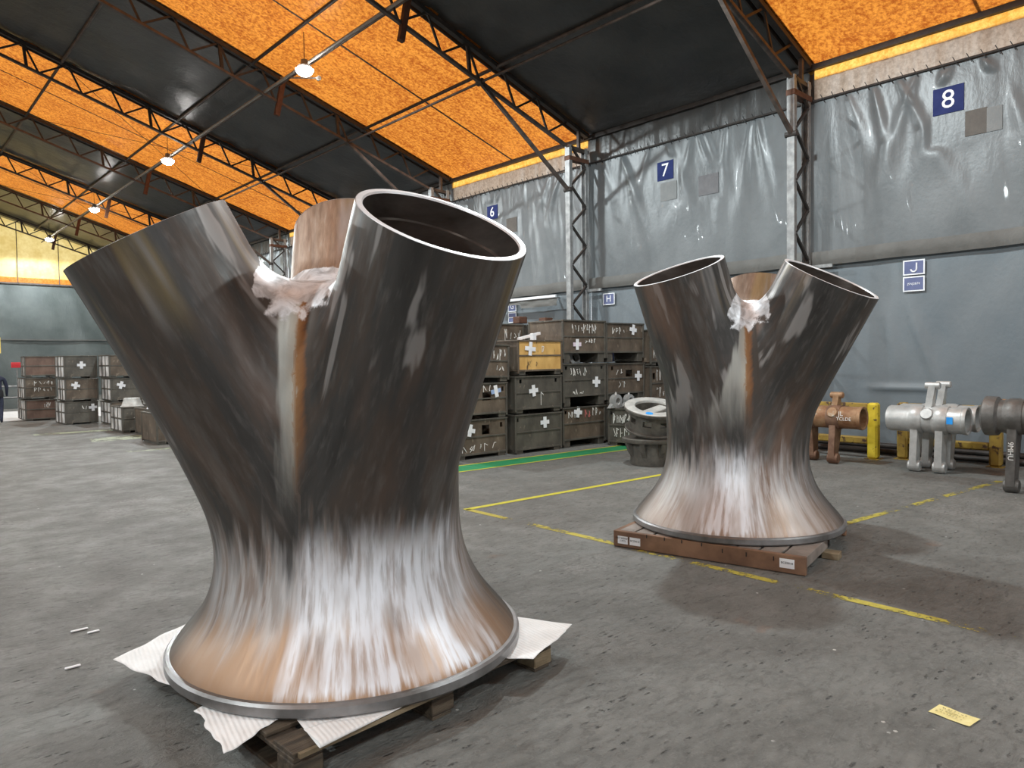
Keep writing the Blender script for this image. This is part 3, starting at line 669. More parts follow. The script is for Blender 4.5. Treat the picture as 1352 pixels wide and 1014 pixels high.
def surface_nets(F_, org, h):
    nx, ny, nz = F_.shape; ins = F_ < 0
    S = np.zeros((nx-1, ny-1, nz-1, 3)); cnt = np.zeros((nx-1, ny-1, nz-1))
    cs = [(i, j, k) for i in (0, 1) for j in (0, 1) for k in (0, 1)]
    sl = lambda c: (slice(c[0], nx-1+c[0]), slice(c[1], ny-1+c[1]), slice(c[2], nz-1+c[2]))
    allin = np.zeros(cnt.shape, int)
    for c in cs: allin += ins[sl(c)]
    act = (allin > 0) & (allin < 8); ai = np.argwhere(act)
    pos = np.zeros((len(ai), 3)); n_ = np.zeros(len(ai))
    for a in range(8):
        for b in range(a+1, 8):
            ca, cb = np.array(cs[a]), np.array(cs[b])
            if np.abs(ca-cb).sum() != 1: continue
            fa = F_[tuple((ai+ca).T)]; fb = F_[tuple((ai+cb).T)]; m_ = (fa < 0) != (fb < 0)
            t = np.where(m_, fa/(fa-fb+1e-12), 0)
            pos += m_[:, None]*(ca+(cb-ca)*t[:, None]); n_ += m_
    pos = (ai+pos/n_[:, None])*h+org
    idm = -np.ones(act.shape, int); idm[act] = np.arange(len(ai))
    quads = []
    for ax in range(3):
        o1, o2 = [(1, 2), (2, 0), (0, 1)][ax]
        s0 = [slice(None)]*3; s1 = [slice(None)]*3; s0[ax] = slice(0, -1); s1[ax] = slice(1, None)
        A, B_ = ins[tuple(s0)], ins[tuple(s1)]
        e = np.argwhere(A != B_)
        e = e[(e[:, o1] > 0) & (e[:, o2] > 0) & (e[:, o1] < F_.shape[o1]-1) & (e[:, o2] < F_.shape[o2]-1)]
        d1 = np.zeros(3, int); d1[o1] = 1; d2 = np.zeros(3, int); d2[o2] = 1
        q = np.stack([idm[tuple((e-d1-d2).T)], idm[tuple((e-d2).T)], idm[tuple(e.T)], idm[tuple((e-d1).T)]], 1)
        flip = ~A[tuple(e.T)]; q[flip] = q[flip][:, ::-1]; quads.append(q)
    q = np.concatenate(quads); q = q[(q >= 0).all(1)]
    return pos, q
def make_node(name, label, loc, br, Rb, Rd, mt, h=.022, sw=.2):
    RS = (Rb, sw)
    t = empty(name, loc); tag(t, label, 'casting')
    org = np.array([-1.6, -1.6, -.1]); n = (int(3.2/h), int(3.2/h), int(3.05/h))
    g = np.stack(np.meshgrid(*[np.arange(k)*h for k in n], indexing='ij'), -1)+org
    Fv = np.empty(g.shape[:3])
    for i in range(n[0]): Fv[i] = node_sdf(g[i], br, RS)
    V, Q = surface_nets(Fv, org, h); del g
    for _ in range(4):
        e = 1e-3; f0 = node_sdf(V, br, RS)
        G = np.stack([(node_sdf(V+np.eye(3)[a]*e, br, RS)-node_sdf(V-np.eye(3)[a]*e, br, RS))/(2*e) for a in range(3)], -1)
        g2 = (G*G).sum(-1, keepdims=True)+1e-6
        V = V-np.clip(f0[:, None]*G/g2, -h*.5, h*.5)*.9
    me = bpy.data.meshes.new('cast_body'); me.from_pydata(V.tolist(), [], Q.tolist()); me.update()
    bm = bmesh.new(); bm.from_mesh(me)
    def cut(co, no):
        bmesh.ops.bisect_plane(bm, geom=bm.verts[:]+bm.edges[:]+bm.faces[:], plane_co=co, plane_no=no, clear_outer=True, dist=1e-5)
    cut((0, 0, .045), (0, 0, -1))
    for (az, tau, dd, h_) in br:
        a = Vector((math.sin(tau)*math.cos(az), math.sin(tau)*math.sin(az), math.cos(tau)))
        cut((dd*math.cos(az), dd*math.sin(az), h_), a)
    bmesh.ops.recalc_face_normals(bm, faces=bm.faces); bm.to_mesh(me); bm.free()
    nv = len(me.vertices); co = np.empty(nv*3); me.vertices.foreach_get('co', co); co = co.reshape(-1, 3)
    _, tr, ds = node_sdf(co, br, RS, True); D = np.sort(np.stack(ds), 0); idx = np.argmin(np.stack(ds), 0)
    th = np.arctan2(co[:, 1], co[:, 0])
    st = np.stack([np.cos(th), np.sin(th), co[:, 2]*.16], -1)
    bs = np.zeros_like(co)
    for i, (az, tau, dd, h_) in enumerate(br):
        a = np.array([math.sin(tau)*math.cos(az), math.sin(tau)*math.sin(az), math.cos(tau)])
        u_ = np.cross(a, [0, 0, 1.]); u_ /= np.linalg.norm(u_); v_ = np.cross(a, u_)
        q = co-np.array([dd*math.cos(az), dd*math.sin(az), h_]); ph = np.arctan2(q@v_, q@u_)
        b_ = np.stack([np.cos(ph)*.6+i*1.7, np.sin(ph)*.6, (q@a)*.28], -1); m_ = idx == i; bs[m_] = b_[m_]
    crease = np.clip((D[0]-tr+.05)/.12, 0, 1)*np.clip((co[:, 2]-.6)/.5, 0, 1)
    top = np.clip((co[:, 2]-1.62)/.40, 0, 1)*np.clip((D[0]-.002)/.012, 0, 1)
    bi = me.attributes.new('bid', 'FLOAT', 'POINT'); bi.data.foreach_set('value', ((idx == 1)*np.clip((co[:, 2]-1.5)/.3, 0, 1)).astype(float))
    for nm, arr in (('streak', st), ('branch', bs), ('info', np.stack([crease, co[:, 2], top], -1))):
        at = me.attributes.new(nm, 'FLOAT_VECTOR', 'POINT'); at.data.foreach_set('vector', arr.reshape(-1))
    me.polygons.foreach_set('use_smooth', [True]*len(me.polygons)); me.materials.append(mt)
    ob = bpy.data.objects.new('cast_body', me); C.objects.link(ob); ob.parent = t
    MB().lathe([(.0, .0), (Rd-.012, .0), (Rd, .012), (Rd, .052), (Rd-.012, .064), (Rd-.045, .068), (Rd-.10, .05)], 128).build('base_flange', M['flange'], t, True)
    for (az, tau, dd, h_) in br:
        Mx = T(dd*math.cos(az), dd*math.sin(az), h_) @ Matrix.Rotation(az, 4, 'Z') @ Matrix.Rotation(tau, 4, 'Y')
        MB().lathe([(Rb-.001, -.004), (Rb-.004, .001), (Rb-.030, .001), (Rb-.036, -.008)], 96, Mx).build('machined_rim', M['rim'], t, True)
        bo = MB().lathe([(Rb-.036, -.008), (Rb-.036, -.13), (Rb-.055, -.135), (Rb-.055, -.30)], 96, Mx).build('bore', M['bore'], t, True)
        MB().lathe([(Rb-.055, -.30), (Rb-.11, -.32), (Rb-.13, -.55), (Rb-.2, -.9), (0.0, -.95)], 96, Mx).build('bore_ledge', M['bore_floor'], bo, True)
    return t
R_ = math.radians
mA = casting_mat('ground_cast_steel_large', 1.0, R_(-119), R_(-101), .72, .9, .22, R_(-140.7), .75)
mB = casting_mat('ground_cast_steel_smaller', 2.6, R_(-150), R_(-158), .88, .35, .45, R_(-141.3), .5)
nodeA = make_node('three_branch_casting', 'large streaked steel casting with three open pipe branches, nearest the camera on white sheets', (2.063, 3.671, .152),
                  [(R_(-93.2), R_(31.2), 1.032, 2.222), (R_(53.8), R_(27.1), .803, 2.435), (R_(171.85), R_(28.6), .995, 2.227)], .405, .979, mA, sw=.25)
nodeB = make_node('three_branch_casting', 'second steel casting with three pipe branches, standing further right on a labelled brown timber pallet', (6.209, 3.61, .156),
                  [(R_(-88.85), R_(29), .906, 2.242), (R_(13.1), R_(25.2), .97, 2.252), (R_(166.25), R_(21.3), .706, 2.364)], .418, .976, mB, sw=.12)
nodeA['group'] = nodeB['group'] = 'large cast steel branch nodes'

# ------------------------------------------------------------------ pallets and sheets under the castings
pa = empty('wooden_pallet', (2.02, 3.58, 0), R_(3)); tag(pa, 'dark oily wooden pallet under the nearest casting, covered by white sheets', 'pallet')
W2 = .80
for i in range(7):
    y = -W2+i*(2*W2-.17)/6; MB().bbox(-W2, W2, y, y+.17, .118, .142, .004).build('deck_board', M['wood_dark'], pa)
for sx in (-W2, -.07, W2-.14):
    MB().bbox(sx, sx+.14, -W2, W2, .096, .118, .004).build('stringer_board', M['wood_dark'], pa)
    for sy in (-W2, -.07, W2-.14): MB().bbox(sx, sx+.14, sy, sy+.14, .018, .096, .005).build('block', M['wood_pale'] if (sx > 0 and sy < 0) else M['wood_dark'], pa)
    MB().bbox(sx, sx+.12, -W2, W2, 0, .018, .003).build('bottom_board', M['wood_dark'], pa)
MB().bar((-W2+.02, -W2-.012, .13), (.2, -W2-.012, .131), .02, .02).build('split_sliver', M['wood_pale'], pa)
def sheet(label, pts, droop, seed, fold=None):
    """pts: 4 corners (x,y,z) ; bilinear wavy foam sheet"""
    n = 36; u, v = np.meshgrid(np.linspace(0, 1, n), np.linspace(0, 1, n), indexing='ij')
    A, B_, C_, D_ = [np.array(p, float) for p in pts]
    P = (A*(1-u[..., None])+B_*u[..., None])*(1-v[..., None])+(D_*(1-u[..., None])+C_*u[..., None])*v[..., None]
    P[..., 0] += .02*vnoise(u*7, v*7, seed); P[..., 1] += .02*vnoise(u*7+3, v*7, seed+1)
    # lies flat where the casting presses on it and lifts towards the free edge
    d = np.hypot(P[..., 0]-2.063, P[..., 1]-3.671)
    P[..., 2] = .1455+np.clip(d-.98, 0, 1)*droop+.012*vnoise(u*8, v*8, seed+2)*np.clip((d-.95)*6, 0, 1)
    P[..., 2] = np.where(d < 1.0, np.minimum(P[..., 2], .148), np.maximum(P[..., 2], .146 if droop >= 0 else .02))
    o = grid_mesh('foam_sheet', P, M['foam'], None); s = o.modifiers.new('t', 'SOLIDIFY'); s.thickness = .003; s.offset = 1
    tag(o, label, 'sheet', 'white sheets under the near casting'); return o
sheet('white ribbed sheet poking out left of the near casting, with a ragged corner', [(.97, 4.28, 0), (1.15, 3.50, 0), (2.0, 3.6, 0), (1.75, 4.75, 0)], .02, 3)
sheet('white sheet whose pointed corner sticks out right of the near casting', [(2.34, 3.0, 0), (2.60, 2.70, 0), (3.09, 2.86, 0), (2.78, 3.72, 0)], .06, 8)
sheet('small white sheet corner hanging down at the front left of the near casting', [(1.07, 2.96, 0), (1.38, 3.05, 0), (1.6, 3.5, 0), (1.10, 3.40, 0)], -.05, 12)
n = 40; u, v = np.meshgrid(np.linspace(0, 1, n), np.linspace(0, 1, n), indexing='ij')
fx = 1.22+.60*u+.12*v; ang = v*PI   # a sheet folded back on itself at the front corner
Pf = np.zeros((n, n, 3)); A = np.array([1.20, 2.98]); B_ = np.array([1.36, 2.70]); C_ = np.array([1.86, 2.76])
for i in range(n):
    e = B_*(1-i/(n-1))+C_*(i/(n-1))                # fold line
    for j in range(n):
        s = j/(n-1); rr = .010*(1-i/(n-1)*.8)
        if s < .45: q = e+np.array([.1, .75])*(.45-s)/.45*.75; z = .1475
        elif s < .55: a_ = (s-.45)/.1*PI; q = e-np.array([.1, .95])*rr*math.sin(a_)*1.6; z = .1475+rr*(1-math.cos(a_))
        else: q = e+np.array([.05, .6])*(s-.55)/.45*.28*(1-i/(n-1)*.6); z = .1475+2*rr*(1-.7*(s-.55)/.45)
        if math.hypot(q[0]-2.063, q[1]-3.671) < 1.0: z = min(z, .1490)
        Pf[i, j] = (q[0], q[1], z)
o = grid_mesh('foam_sheet', Pf, M['foam'], None); s = o.modifiers.new('t', 'SOLIDIFY'); s.thickness = .002; s.offset = 1
tag(o, 'white ribbed sheet folded over at the front corner of the dark pallet', 'sheet', 'white sheets under the near casting')

pdir = Vector((.20, -.98, 0)).normalized(); ang = math.atan2(pdir.y, pdir.x)
pb = empty('timber_pallet', (5.10, 4.21, 0), ang); tag(pb, 'stained brown boxed timber pallet with white code labels under the second casting', 'pallet')
Lp = 1.69                      # local x along the labelled front face, local y into the pallet
MB().bbox(0, Lp, 0, .045, .005, .150, .004).build('side_board', M['wood_brown'], pb)
MB().bbox(0, Lp, 1.50, 1.545, .005, .150, .004).build('side_board', M['wood_brown'], pb)
MB().bbox(0, .05, .045, 1.50, .04, .150, .004).build('end_board', M['wood_brown'], pb)
MB().bbox(Lp-.04, Lp, .045, .75, .06, .150, .004).build('end_board', M['wood_grey'], pb)
for i in range(9):
    x = .02+i*(Lp-.2)/8; MB().bbox(x, x+.165, .046, 1.49, .128, .1495, .003).build('deck_board', M['wood_grey'], pb)
for sx in (.3, .95): MB().bbox(sx, sx+.12, .046, 1.49, .0, .127, .004).build('skid', M['wood_dark'], pb)
for i, x in enumerate((.33, .50, .66, .84, 1.02, 1.22, 1.44)): MB().box(x, x+.008, -.003, .0, .09 if i > 3 else .12, .125 if i > 3 else .150).build('nail_slot', M['black'], pb)
for x0, z0, ww, hh, tx in ((.045, .035, .10, .070, 'NET WEIGHT\n1 PCS'), (.165, .035, .105, .070, 'BCZ0018'), (Lp-.20, .045, .115, .075, 'BCZ0018')):
    s = MB().box(x0, x0+ww, -.002, 0, z0, z0+hh).build('code_label', M['tape'], pb)
    text(tx, .024, M['black'], 'code_text', s, T(x0+ww/2, -.003, z0+hh*.55) @ FACE_MY, .0004)
MB().bbox(Lp-.02, Lp+.12, .60, .72, .0, .06, .006).build('loose_block', M['wood_pale'], pb)

# ------------------------------------------------------------------ steel bins
def holes_wall(mb, x0, x1, z0, z1, y0, y1, holes):
    xs = sorted({x0, x1} | {h[0] for h in holes} | {h[1] for h in holes}); zs = sorted({z0, z1} | {h[2] for h in holes} | {h[3] for h in holes})
    for a, b_ in zip(xs, xs[1:]):
        for c, d in zip(zs, zs[1:]):
            mx, mz = (a+b_)/2, (c+d)/2
            if any(h[0] < mx < h[1] and h[2] < mz < h[3] for h in holes): continue
            mb.box(a, b_, y0, y1, c, d)
bin_n = [0]
def make_bin(x0, yf, z0, w_, h_, dep, label, mt='bin', holes=(), cross=None, chalk=(), rz=0, tilt=0, foot=.07, left_mat=None, group='rusty steel storage bins', pale_side=False, crosscol=('tape', 'tape'), redchalk=None, contents=False):
    bin_n[0] += 1; rg = random.Random(bin_n[0])
    t = empty('steel_bin', (x0, yf, z0), rz); t.rotation_euler = (0, tilt, rz); tag(t, label, 'storage bin', group); mt_ = M[mt]
    mid = foot+(h_-foot)*.5; fr = M['bin_dark'] if mt != 'bin_yellow' else M['bin']
    hl = [(hx*w_, (hx+hw)*w_, foot+hz*(h_-foot), foot+(hz+hh)*(h_-foot)) for hx, hw, hz, hh in holes]
    mb = MB(); holes_wall(mb, .03, w_-.03, foot, h_-.02, .015, .03, hl); mb.build('front_panel', mt_, t)
    mb = MB(); mb.box(.03, w_-.03, dep-.03, dep-.015, foot, h_-.02); mb.build('rear_panel', mt_, t)
    MB().box(.012, .026, .03, dep-.03, foot, h_-.02).build('side_panel', M['bin_pale'] if pale_side else (M['bin'] if mt == 'bin_yellow' else mt_), t)
    MB().box(w_-.026, w_-.012, .03, dep-.03, foot, h_-.02).build('side_panel', mt_, t)
    MB().box(.03, w_-.03, .03, dep-.03, foot, foot+.02).build('bin_floor', mt_, t)
    for x in (0, w_-.04):
        for y in (0, dep-.04): MB().bbox(x, x+.04, y, y+.04, foot*.4, h_, .004).build('corner_post', fr, t)
    MB().bbox(.04, w_-.04, 0, .018, mid-.014, mid+.014, .003).build('rib', fr, t)
    mb = MB(); mb.bbox(-.006, w_+.006, -.008, .035, h_-.03, h_, .004); mb.bbox(-.006, w_+.006, dep-.035, dep+.008, h_-.03, h_, .004)
    mb.bbox(-.006, .035, .035, dep-.035, h_-.03, h_, .004); mb.bbox(w_-.035, w_+.006, .035, dep-.035, h_-.03, h_, .004); mb.build('top_rim', fr, t)
    MB().bbox(.04, w_-.04, .0, .03, foot-.005, foot+.03, .003).build('bottom_rail', fr, t)
    for x in (.04, w_-.20): MB().bbox(x, x+.16, .02, dep-.02, 0, foot, .004).build('skid', M['bin_dark'], t)
    if pale_side:
        for y in (dep*.36, dep*.68): MB().bbox(-.004, .014, y-.02, y+.02, foot, h_-.03, .003).build('side_rib', fr, t)
        MB().bbox(-.004, .014, .03, dep-.03, mid-.02, mid+.02, .003).build('side_rib', fr, t)
    if cross:
        cx_, cz = cross[0]*w_, foot+cross[1]*(h_-foot); s = cross[2] if len(cross) > 2 else .11; r = rg.uniform(-.25, .2)
        MB().bar((cx_-s, -.003, cz-s*r), (cx_+s, -.003, cz+s*r), .075, .002, up=(0, 1, 0)).build('tape_strip', M[crosscol[0]], t)
        MB().bar((cx_+s*r, -.006, cz-s*.95), (cx_-s*r, -.006, cz+s*.95), .080, .002, up=(0, 1, 0)).build('tape_strip', M[crosscol[1]], t)
    for (a, b_, c, d, n_) in chalk:
        mb = MB(); add_strokes(mb, strokes(rg, a*w_, b_*w_, foot+c*(h_-foot), foot+d*(h_-foot), n_), -.001+.012*(0), .011)
        mb.build('chalk_writing', M['chalk'], t)
    if redchalk:
        a, b_, c, d, n_ = redchalk; mb = MB(); add_strokes(mb, strokes(rg, a*w_, b_*w_, foot+c*(h_-foot), foot+d*(h_-foot), n_), -.001, .016); mb.build('chalk_writing', M['chalk_red'], t)
    return t
G1 = 'steel bins stacked by the right wall'
rz = R_(-2.5); D1 = 1.0
# column c1 (beside the near casting)
make_bin(7.50, 9.62, 0, 1.14, .69, D1, 'brown bin with a square hole and white tape cross, lowest beside the near casting', 'bin', [(.50, .15, .55, .27), (.16, .04, .75, .1), (.86, .05, .72, .14)], (.26, .70), [(.1, .8, .08, .3, 5)], rz, group=G1)
make_bin(7.52, 9.60, .70, 1.12, .62, D1, 'brown bin with a pale blue tape cross, second up beside the near casting', 'bin', [(.50, .17, .44, .26), (.88, .05, .72, .14)], (.76, .72), [(.50, .68, .7, .92, 2)], rz, group=G1, crosscol=('tape_blue', 'tape'))
make_bin(7.55, 9.58, 1.365, 1.12, .66, D1, 'brown bin tipped to the right on top of the stack beside the near casting', 'bin', [(.50, .12, .52, .26), (.86, .06, .65, .14)], None, [(.55, .95, .52, .85, 5), (.7, .9, .2, .36, 3)], rz, .03, group=G1)
make_bin(6.22, 9.72, 0, 1.2, .69, D1, 'brown bin mostly hidden by the near casting, left end of the front row', 'bin', [(.16, .05, .72, .14)], None, [], rz, group=G1)
# column c2
make_bin(8.72, 9.45, 0, 1.17, .72, D1, 'dark bin with a white tape cross, directly below the dented bin under the ochre one', 'bin_dark', [(.05, .03, .8, .1)], (.62, .73), [], rz, group=G1)
make_bin(8.72, 9.44, .74, 1.17, .68, D1, 'dark dented bin with a white cross and chalk A, just below the ochre bin', 'bin_dark', [(.10, .05, .78, .12), (.85, .05, .78, .12)], (.38, .55), [(.52, .68, .1, .5, 1)], rz, group=G1)
yb = make_bin(8.78, 9.42, 1.435, 1.12, .64, D1, 'worn ochre yellow steel bin with a white tape cross', 'bin_yellow', [], (.27, .72, .13), [(.52, .62, .6, .8, 1)], rz, group=G1)
# column c3
make_bin(9.94, 9.42, 0, 1.2, .78, D1, 'brown bin with chalk marks and torn white tape, lowest of the third stack', 'bin', [(.05, .05, .80, .1)], (.34, .84), [(.12, .4, .68, .86, 4), (.68, .9, .7, .95, 3)], rz, foot=.14, group=G1, redchalk=(.5, .64, .66, .9, 2))
make_bin(9.94, 9.40, .795, 1.2, .83, D1, 'dark bin whose white cross has an orange corner, middle of the third stack', 'bin_dark', [(.05, .05, .82, .1), (.88, .05, .82, .1)], (.76, .42), [(.15, .55, .62, .88, 6), (.2, .5, .06, .22, 4)], rz, foot=.19, group=G1)
make_bin(9.94, 9.40, 1.64, 1.2, .83, D1, 'brown bin with a chalked upper panel and pink-white cross, topmost of the third stack', 'bin', [], (.32, .26), [(.2, .8, .60, .88, 9), (.5, .78, .3, .44, 4)], rz, foot=.19, group=G1, crosscol=('tape_pink', 'tape'))
# column c4
make_bin(11.18, 9.38, 0, 1.18, .78, D1, 'brown bin at floor level mostly behind the chalked low bin and the ring casting', 'bin', [], None, [], rz, foot=.14, group=G1)
make_bin(11.18, 9.36, .795, 1.18, .82, D1, 'brown bin with a dark square hole and white cross, middle of the fourth stack', 'bin', [(.12, .06, .78, .12), (.50, .18, .55, .22)], (.82, .56), [(.22, .42, .62, .85, 2), (.3, .5, .2, .4, 3)], rz, foot=.19, group=G1)
make_bin(11.17, 9.36, 1.64, 1.18, .80, D1, 'brown bin with a white cross at its upper right, topmost of the fourth stack', 'bin', [(.93, .03, .72, .14)], (.70, .78), [(.15, .5, .62, .85, 4)], rz, foot=.19, group=G1)
# column c5
make_bin(12.36, 9.15, 0, .95, .72, D1, 'brown bin at floor level hidden behind the ring casting next to the wall', 'bin', [], None, [], rz, group=G1)
make_bin(12.36, 9.15, .735, .95, .80, D1, 'brown bin chalked in white and red beside the second casting, middle of the wall-side stack', 'bin', [(.08, .10, .62, .18)], None, [(.2, .7, .1, .38, 5), (.2, .5, .58, .9, 3)], rz, group=G1, redchalk=(.5, .75, .58, .88, 2))
make_bin(12.36, 9.15, 1.55, .95, .76, D1, 'brown bin with a white sprayed blotch, topmost beside the second casting', 'bin', [], None, [(.1, .42, .12, .5, 6), (.2, .3, .5, .8, 2)], rz, group=G1)
# low chalked bin in front
make_bin(10.90, 9.12, 0, 1.0, .74, .92, 'low dark bin covered in dense white chalk scribble behind the ring casting', 'bin_dark', [(.05, .05, .8, .1)], None, [(.12, .78, .55, .86, 8), (.14, .75, .58, .8, 9), (.10, .9, .16, .42, 9)], R_(-80), group=G1)
# rear row
for i, (x, lab) in enumerate(((9.0, 'behind the ochre bin, left'), (10.3, 'behind the ochre bin, right'))):
    for j in range(3):
        make_bin(x, 10.75, .82*j, 1.16, .80, D1, 'brown bin in the rear row %s stack, %s' % (lab, ('at floor level', 'middle one', 'topmost')[j]), 'bin', [], None, [(.55 if i == 0 else .2, .95 if i == 0 else .5, .5, .85, 4)] if j == 2 else [], rz, foot=.14, group='rear row of steel bins', redchalk=(.2, .45, .5, .85, 2) if (i and j == 2) else None)
# left background stacks
G2 = 'steel bins stacked at the far left'
H3 = [(.05, .05, .8, .1)]
def left_stack(x, y, n, zs, labs, mts, crs, chs, rzs, w_=.86, d_=1.12):
    for i in range(n): make_bin(x+rnd.uniform(-.02, .02), y, zs[i], w_, .66, d_, labs[i], mts[i], [], crs[i], chs[i], rzs[i], group=G2, pale_side=True, foot=.05)
left_stack(3.82, 26.5, 3, (0, .68, 1.36), ('rusty bin chalked 2N at the bottom of the leftmost far stack', 'chalk-scribbled bin in the middle of the leftmost far stack', 'reddish plain bin sitting skewed on top of the leftmost far stack'),
           ('bin_rust', 'bin', 'bin_rust'), (None, None, None), ([(.55, .8, .55, .85, 3)], [(.3, .95, .6, .85, 5), (.3, .9, .3, .5, 5)], []), (0, 0, R_(-4)))
left_stack(4.40, 23.85, 3, (0, .67, 1.34), ('grey-brown bin with a white cross at its right, bottom of the second far-left stack', 'brown bin with a white cross at its left, middle of the second far-left stack', 'dark bin with a white cross, top of the second far-left stack'),
           ('bin_dark', 'bin', 'bin_dark'), ((.84, .70), (.32, .68), (.52, .55)), ([(.5, .68, .6, .85, 2)], [], []), (R_(2), R_(-1), R_(1)))
left_stack(5.31, 22.7, 3, (0, .67, 1.34), ('bin at the bottom of the third far-left stack, behind the X-chalked bin', 'dark bin with a white cross in the middle of the third far-left stack', 'brown bin with a half-hidden cross on top of the third far-left stack'),
           ('bin', 'bin_dark', 'bin'), (None, (.32, .68), (.62, .62)), ([], [], []), (0, R_(-1), R_(1)))
bx = make_bin(4.86, 19.8, 0, .80, .66, 1.1, 'dark bin chalked with an X holding a white cone-shaped piece', 'bin_dark', [], None, [], 0, group=G2, pale_side=True, foot=.06)
mb = MB(); mb.bar((.25, .012, .35), (.62, .012, .58), .014, .004, up=(0, 1, 0)); mb.bar((.30, .012, .56), (.46, .012, .36), .014, .004, up=(0, 1, 0)); mb.build('chalk_writing', M['chalk'], bx)
make_bin(5.05, 18.3, 0, .80, .66, 1.1, 'brown bin holding bent white rods, right of the bin chalked with an X', 'bin', [], None, [], 0, group=G2, pale_side=False, foot=.06)
make_bin(4.66, 16.3, 0, .90, .68, 1.1, 'brown bin nearest at the far left, cut off by the near casting', 'bin', [], None, [(.0, .4, .6, .85, 3)], 0, group=G2, foot=.06)
o = MB().lathe([(.0, .30), (.19, .30), (.20, .24), (.24, .12), (.34, .01), (.36, .0), (.33, .0)], 32).build('cone_casting', M['ring_top'], None, True); o.location = (5.22, 20.25, .56); tag(o, 'pale cone-shaped casting lying in the bin chalked with an X', 'casting')
pts = [(5.1, 18.6, .6), (5.3, 18.55, .98), (5.55, 18.5, 1.02), (5.7, 18.5, .66)]
tag(MB().path(pts, .022, 8).path([(5.25, 18.5, .92), (5.55, 18.55, .66)], .022, 8).build('bent_rod', M['white'], None, True), 'bent white rod sticking out of a far-left bin', 'rod')

# loose pieces on and in the right-hand bins
for (x, y, z, lab) in ((10.12, 10.8, 2.465, 'left one of the two rusty blocks on the rear bins'), (10.88, 10.8, 2.465, 'right one of the two rusty blocks on the rear bins')):
    tag(MB().bbox(x, x+.24, y, y+.2, z, z+.14, .012).build('rusty_block', M['rust_steel']), lab, 'block', 'rusty blocks on the rear bins')
o = MB().bar((0, 0, 0), (.62, .05, .12), .04, .05).build('steel_offcut', M['tape']); o.location = (9.1, 9.75, 2.10); tag(o, 'long white offcut lying across the ochre bin', 'offcut')
o = MB().bbox(-.05, .05, -.04, .04, 0, .16, .008).build('steel_offcut', M['tape']); o.location = (9.25, 9.50, 2.04); tag(o, 'small white block standing at the front of the ochre bin', 'offcut')
o = MB().path([(-.35, 0, .0), (-.1, .02, .08), (.05, 0, .0), (.28, .02, .14)], .035, 8).path([(.05, 0, 0), (-.2, .1, -.03)], .04, 8).build('bent_offcut', M['white'], None, True); o.location = (8.05, 9.85, 2.05); tag(o, 'bent white metal pieces heaped in the top bin beside the near casting', 'offcut')
o = MB().prism([(-.18, 0), (.2, 0), (.2, .2), (.0, .22)], 'y', 0, .04).build('blue_plate', M['slate']); o.location = (11.75, 9.8, 1.65); tag(o, 'slate blue plate lying in the middle bin of the fourth stack', 'plate')
o = MB().lathe([(.16, -.03), (.16, .03), (.09, .05), (.09, -.05)], 24, Matrix.Rotation(1.3, 4, 'X'), closed=True).build('cast_ring', M['silver'], None, True); o.location = (10.62, 9.75, 1.73); tag(o, 'grey cast ring lying in the middle bin of the third stack', 'ring')

# ------------------------------------------------------------------ flanged ring casting on a drum
rc = (9.46, 7.0)
t = empty('drum_casting', (rc[0], rc[1], 0)); tag(t, 'dark ribbed drum casting standing on the floor under the pale ring flange', 'casting')
MB().lathe([(.0, .0), (.33, .0), (.34, .02), (.34, .36), (.30, .37), (.0, .37)], 40).build('drum', M['ring_cast'], t, True)
MB().lathe([(.25, .37), (.46, .37), (.47, .385), (.47, .43), (.45, .44), (.25, .44)], 48, closed=True).build('flange', M['ring_cast'], t, True)
for i in range(8):
    a = 2*PI*i/8+.3; Mx = Matrix.Rotation(a, 4, 'Z'); MB().prism([(.33, .12), (.40, .22), (.45, .365), (.33, .365)], 'y', -.04, .04, Mx).build('rib', M['ring_cast'], t)
t = empty('ring_flange_casting', (rc[0], rc[1], .56)); tag(t, 'pale-topped ring flange casting with oval holes tilted on the drum beside the second casting', 'casting')
t.rotation_euler = (R_(13), R_(-9), 0)
mb = MB(); n = 64
ang_ = np.linspace(0, 2*PI, n+1)
for i in range(n):
    a0, a1 = ang_[i], ang_[i+1]; am = (i % 8)
    zs = [(.02, .15), (.24, .36)] if 2 <= am <= 5 else [(.02, .36)]
    for z0, z1 in zs:
        vs = []
        for r in (.29, .36):
            for z in (z0, z1):
                for a in (a0, a1): vs.append((r*math.cos(a), r*math.sin(a), z))
        mb.add(vs, [(0, 1, 3, 2), (4, 6, 7, 5), (0, 4, 5, 1), (2, 3, 7, 6), (0, 2, 6, 4), (1, 5, 7, 3)])
mb.build('drum_wall', M['ring_cast'], t)
MB().lathe([(.30, .0), (.42, .0), (.43, .01), (.43, .03), (.42, .04), (.30, .04)], 64, closed=True).build('lower_flange', M['ring_cast'], t, True)
MB().lathe([(.30, .36), (.46, .34), (.47, .35), (.47, .385), (.46, .395)], 64).build('upper_flange', M['ring_cast'], t, True)
MB().lathe([(.46, .395), (.45, .40), (.30, .40), (.295, .39), (.295, .36)], 64).build('ground_face', M['ring_top'], t, True)
MB().bbox(-.30, .30, -.09, .09, .20, .34, .01).build('cross_bar', M['ring_top'], t)
MB().lathe([(0, .003), (.06, .003)], 16, T(-.33, -.16, .398)).build('blue_paint_mark', M['blue_mark'], t)
for i, (x, y, s) in enumerate(((9.2, 7.9, .15), (9.55, 7.85, .13))):
    pass
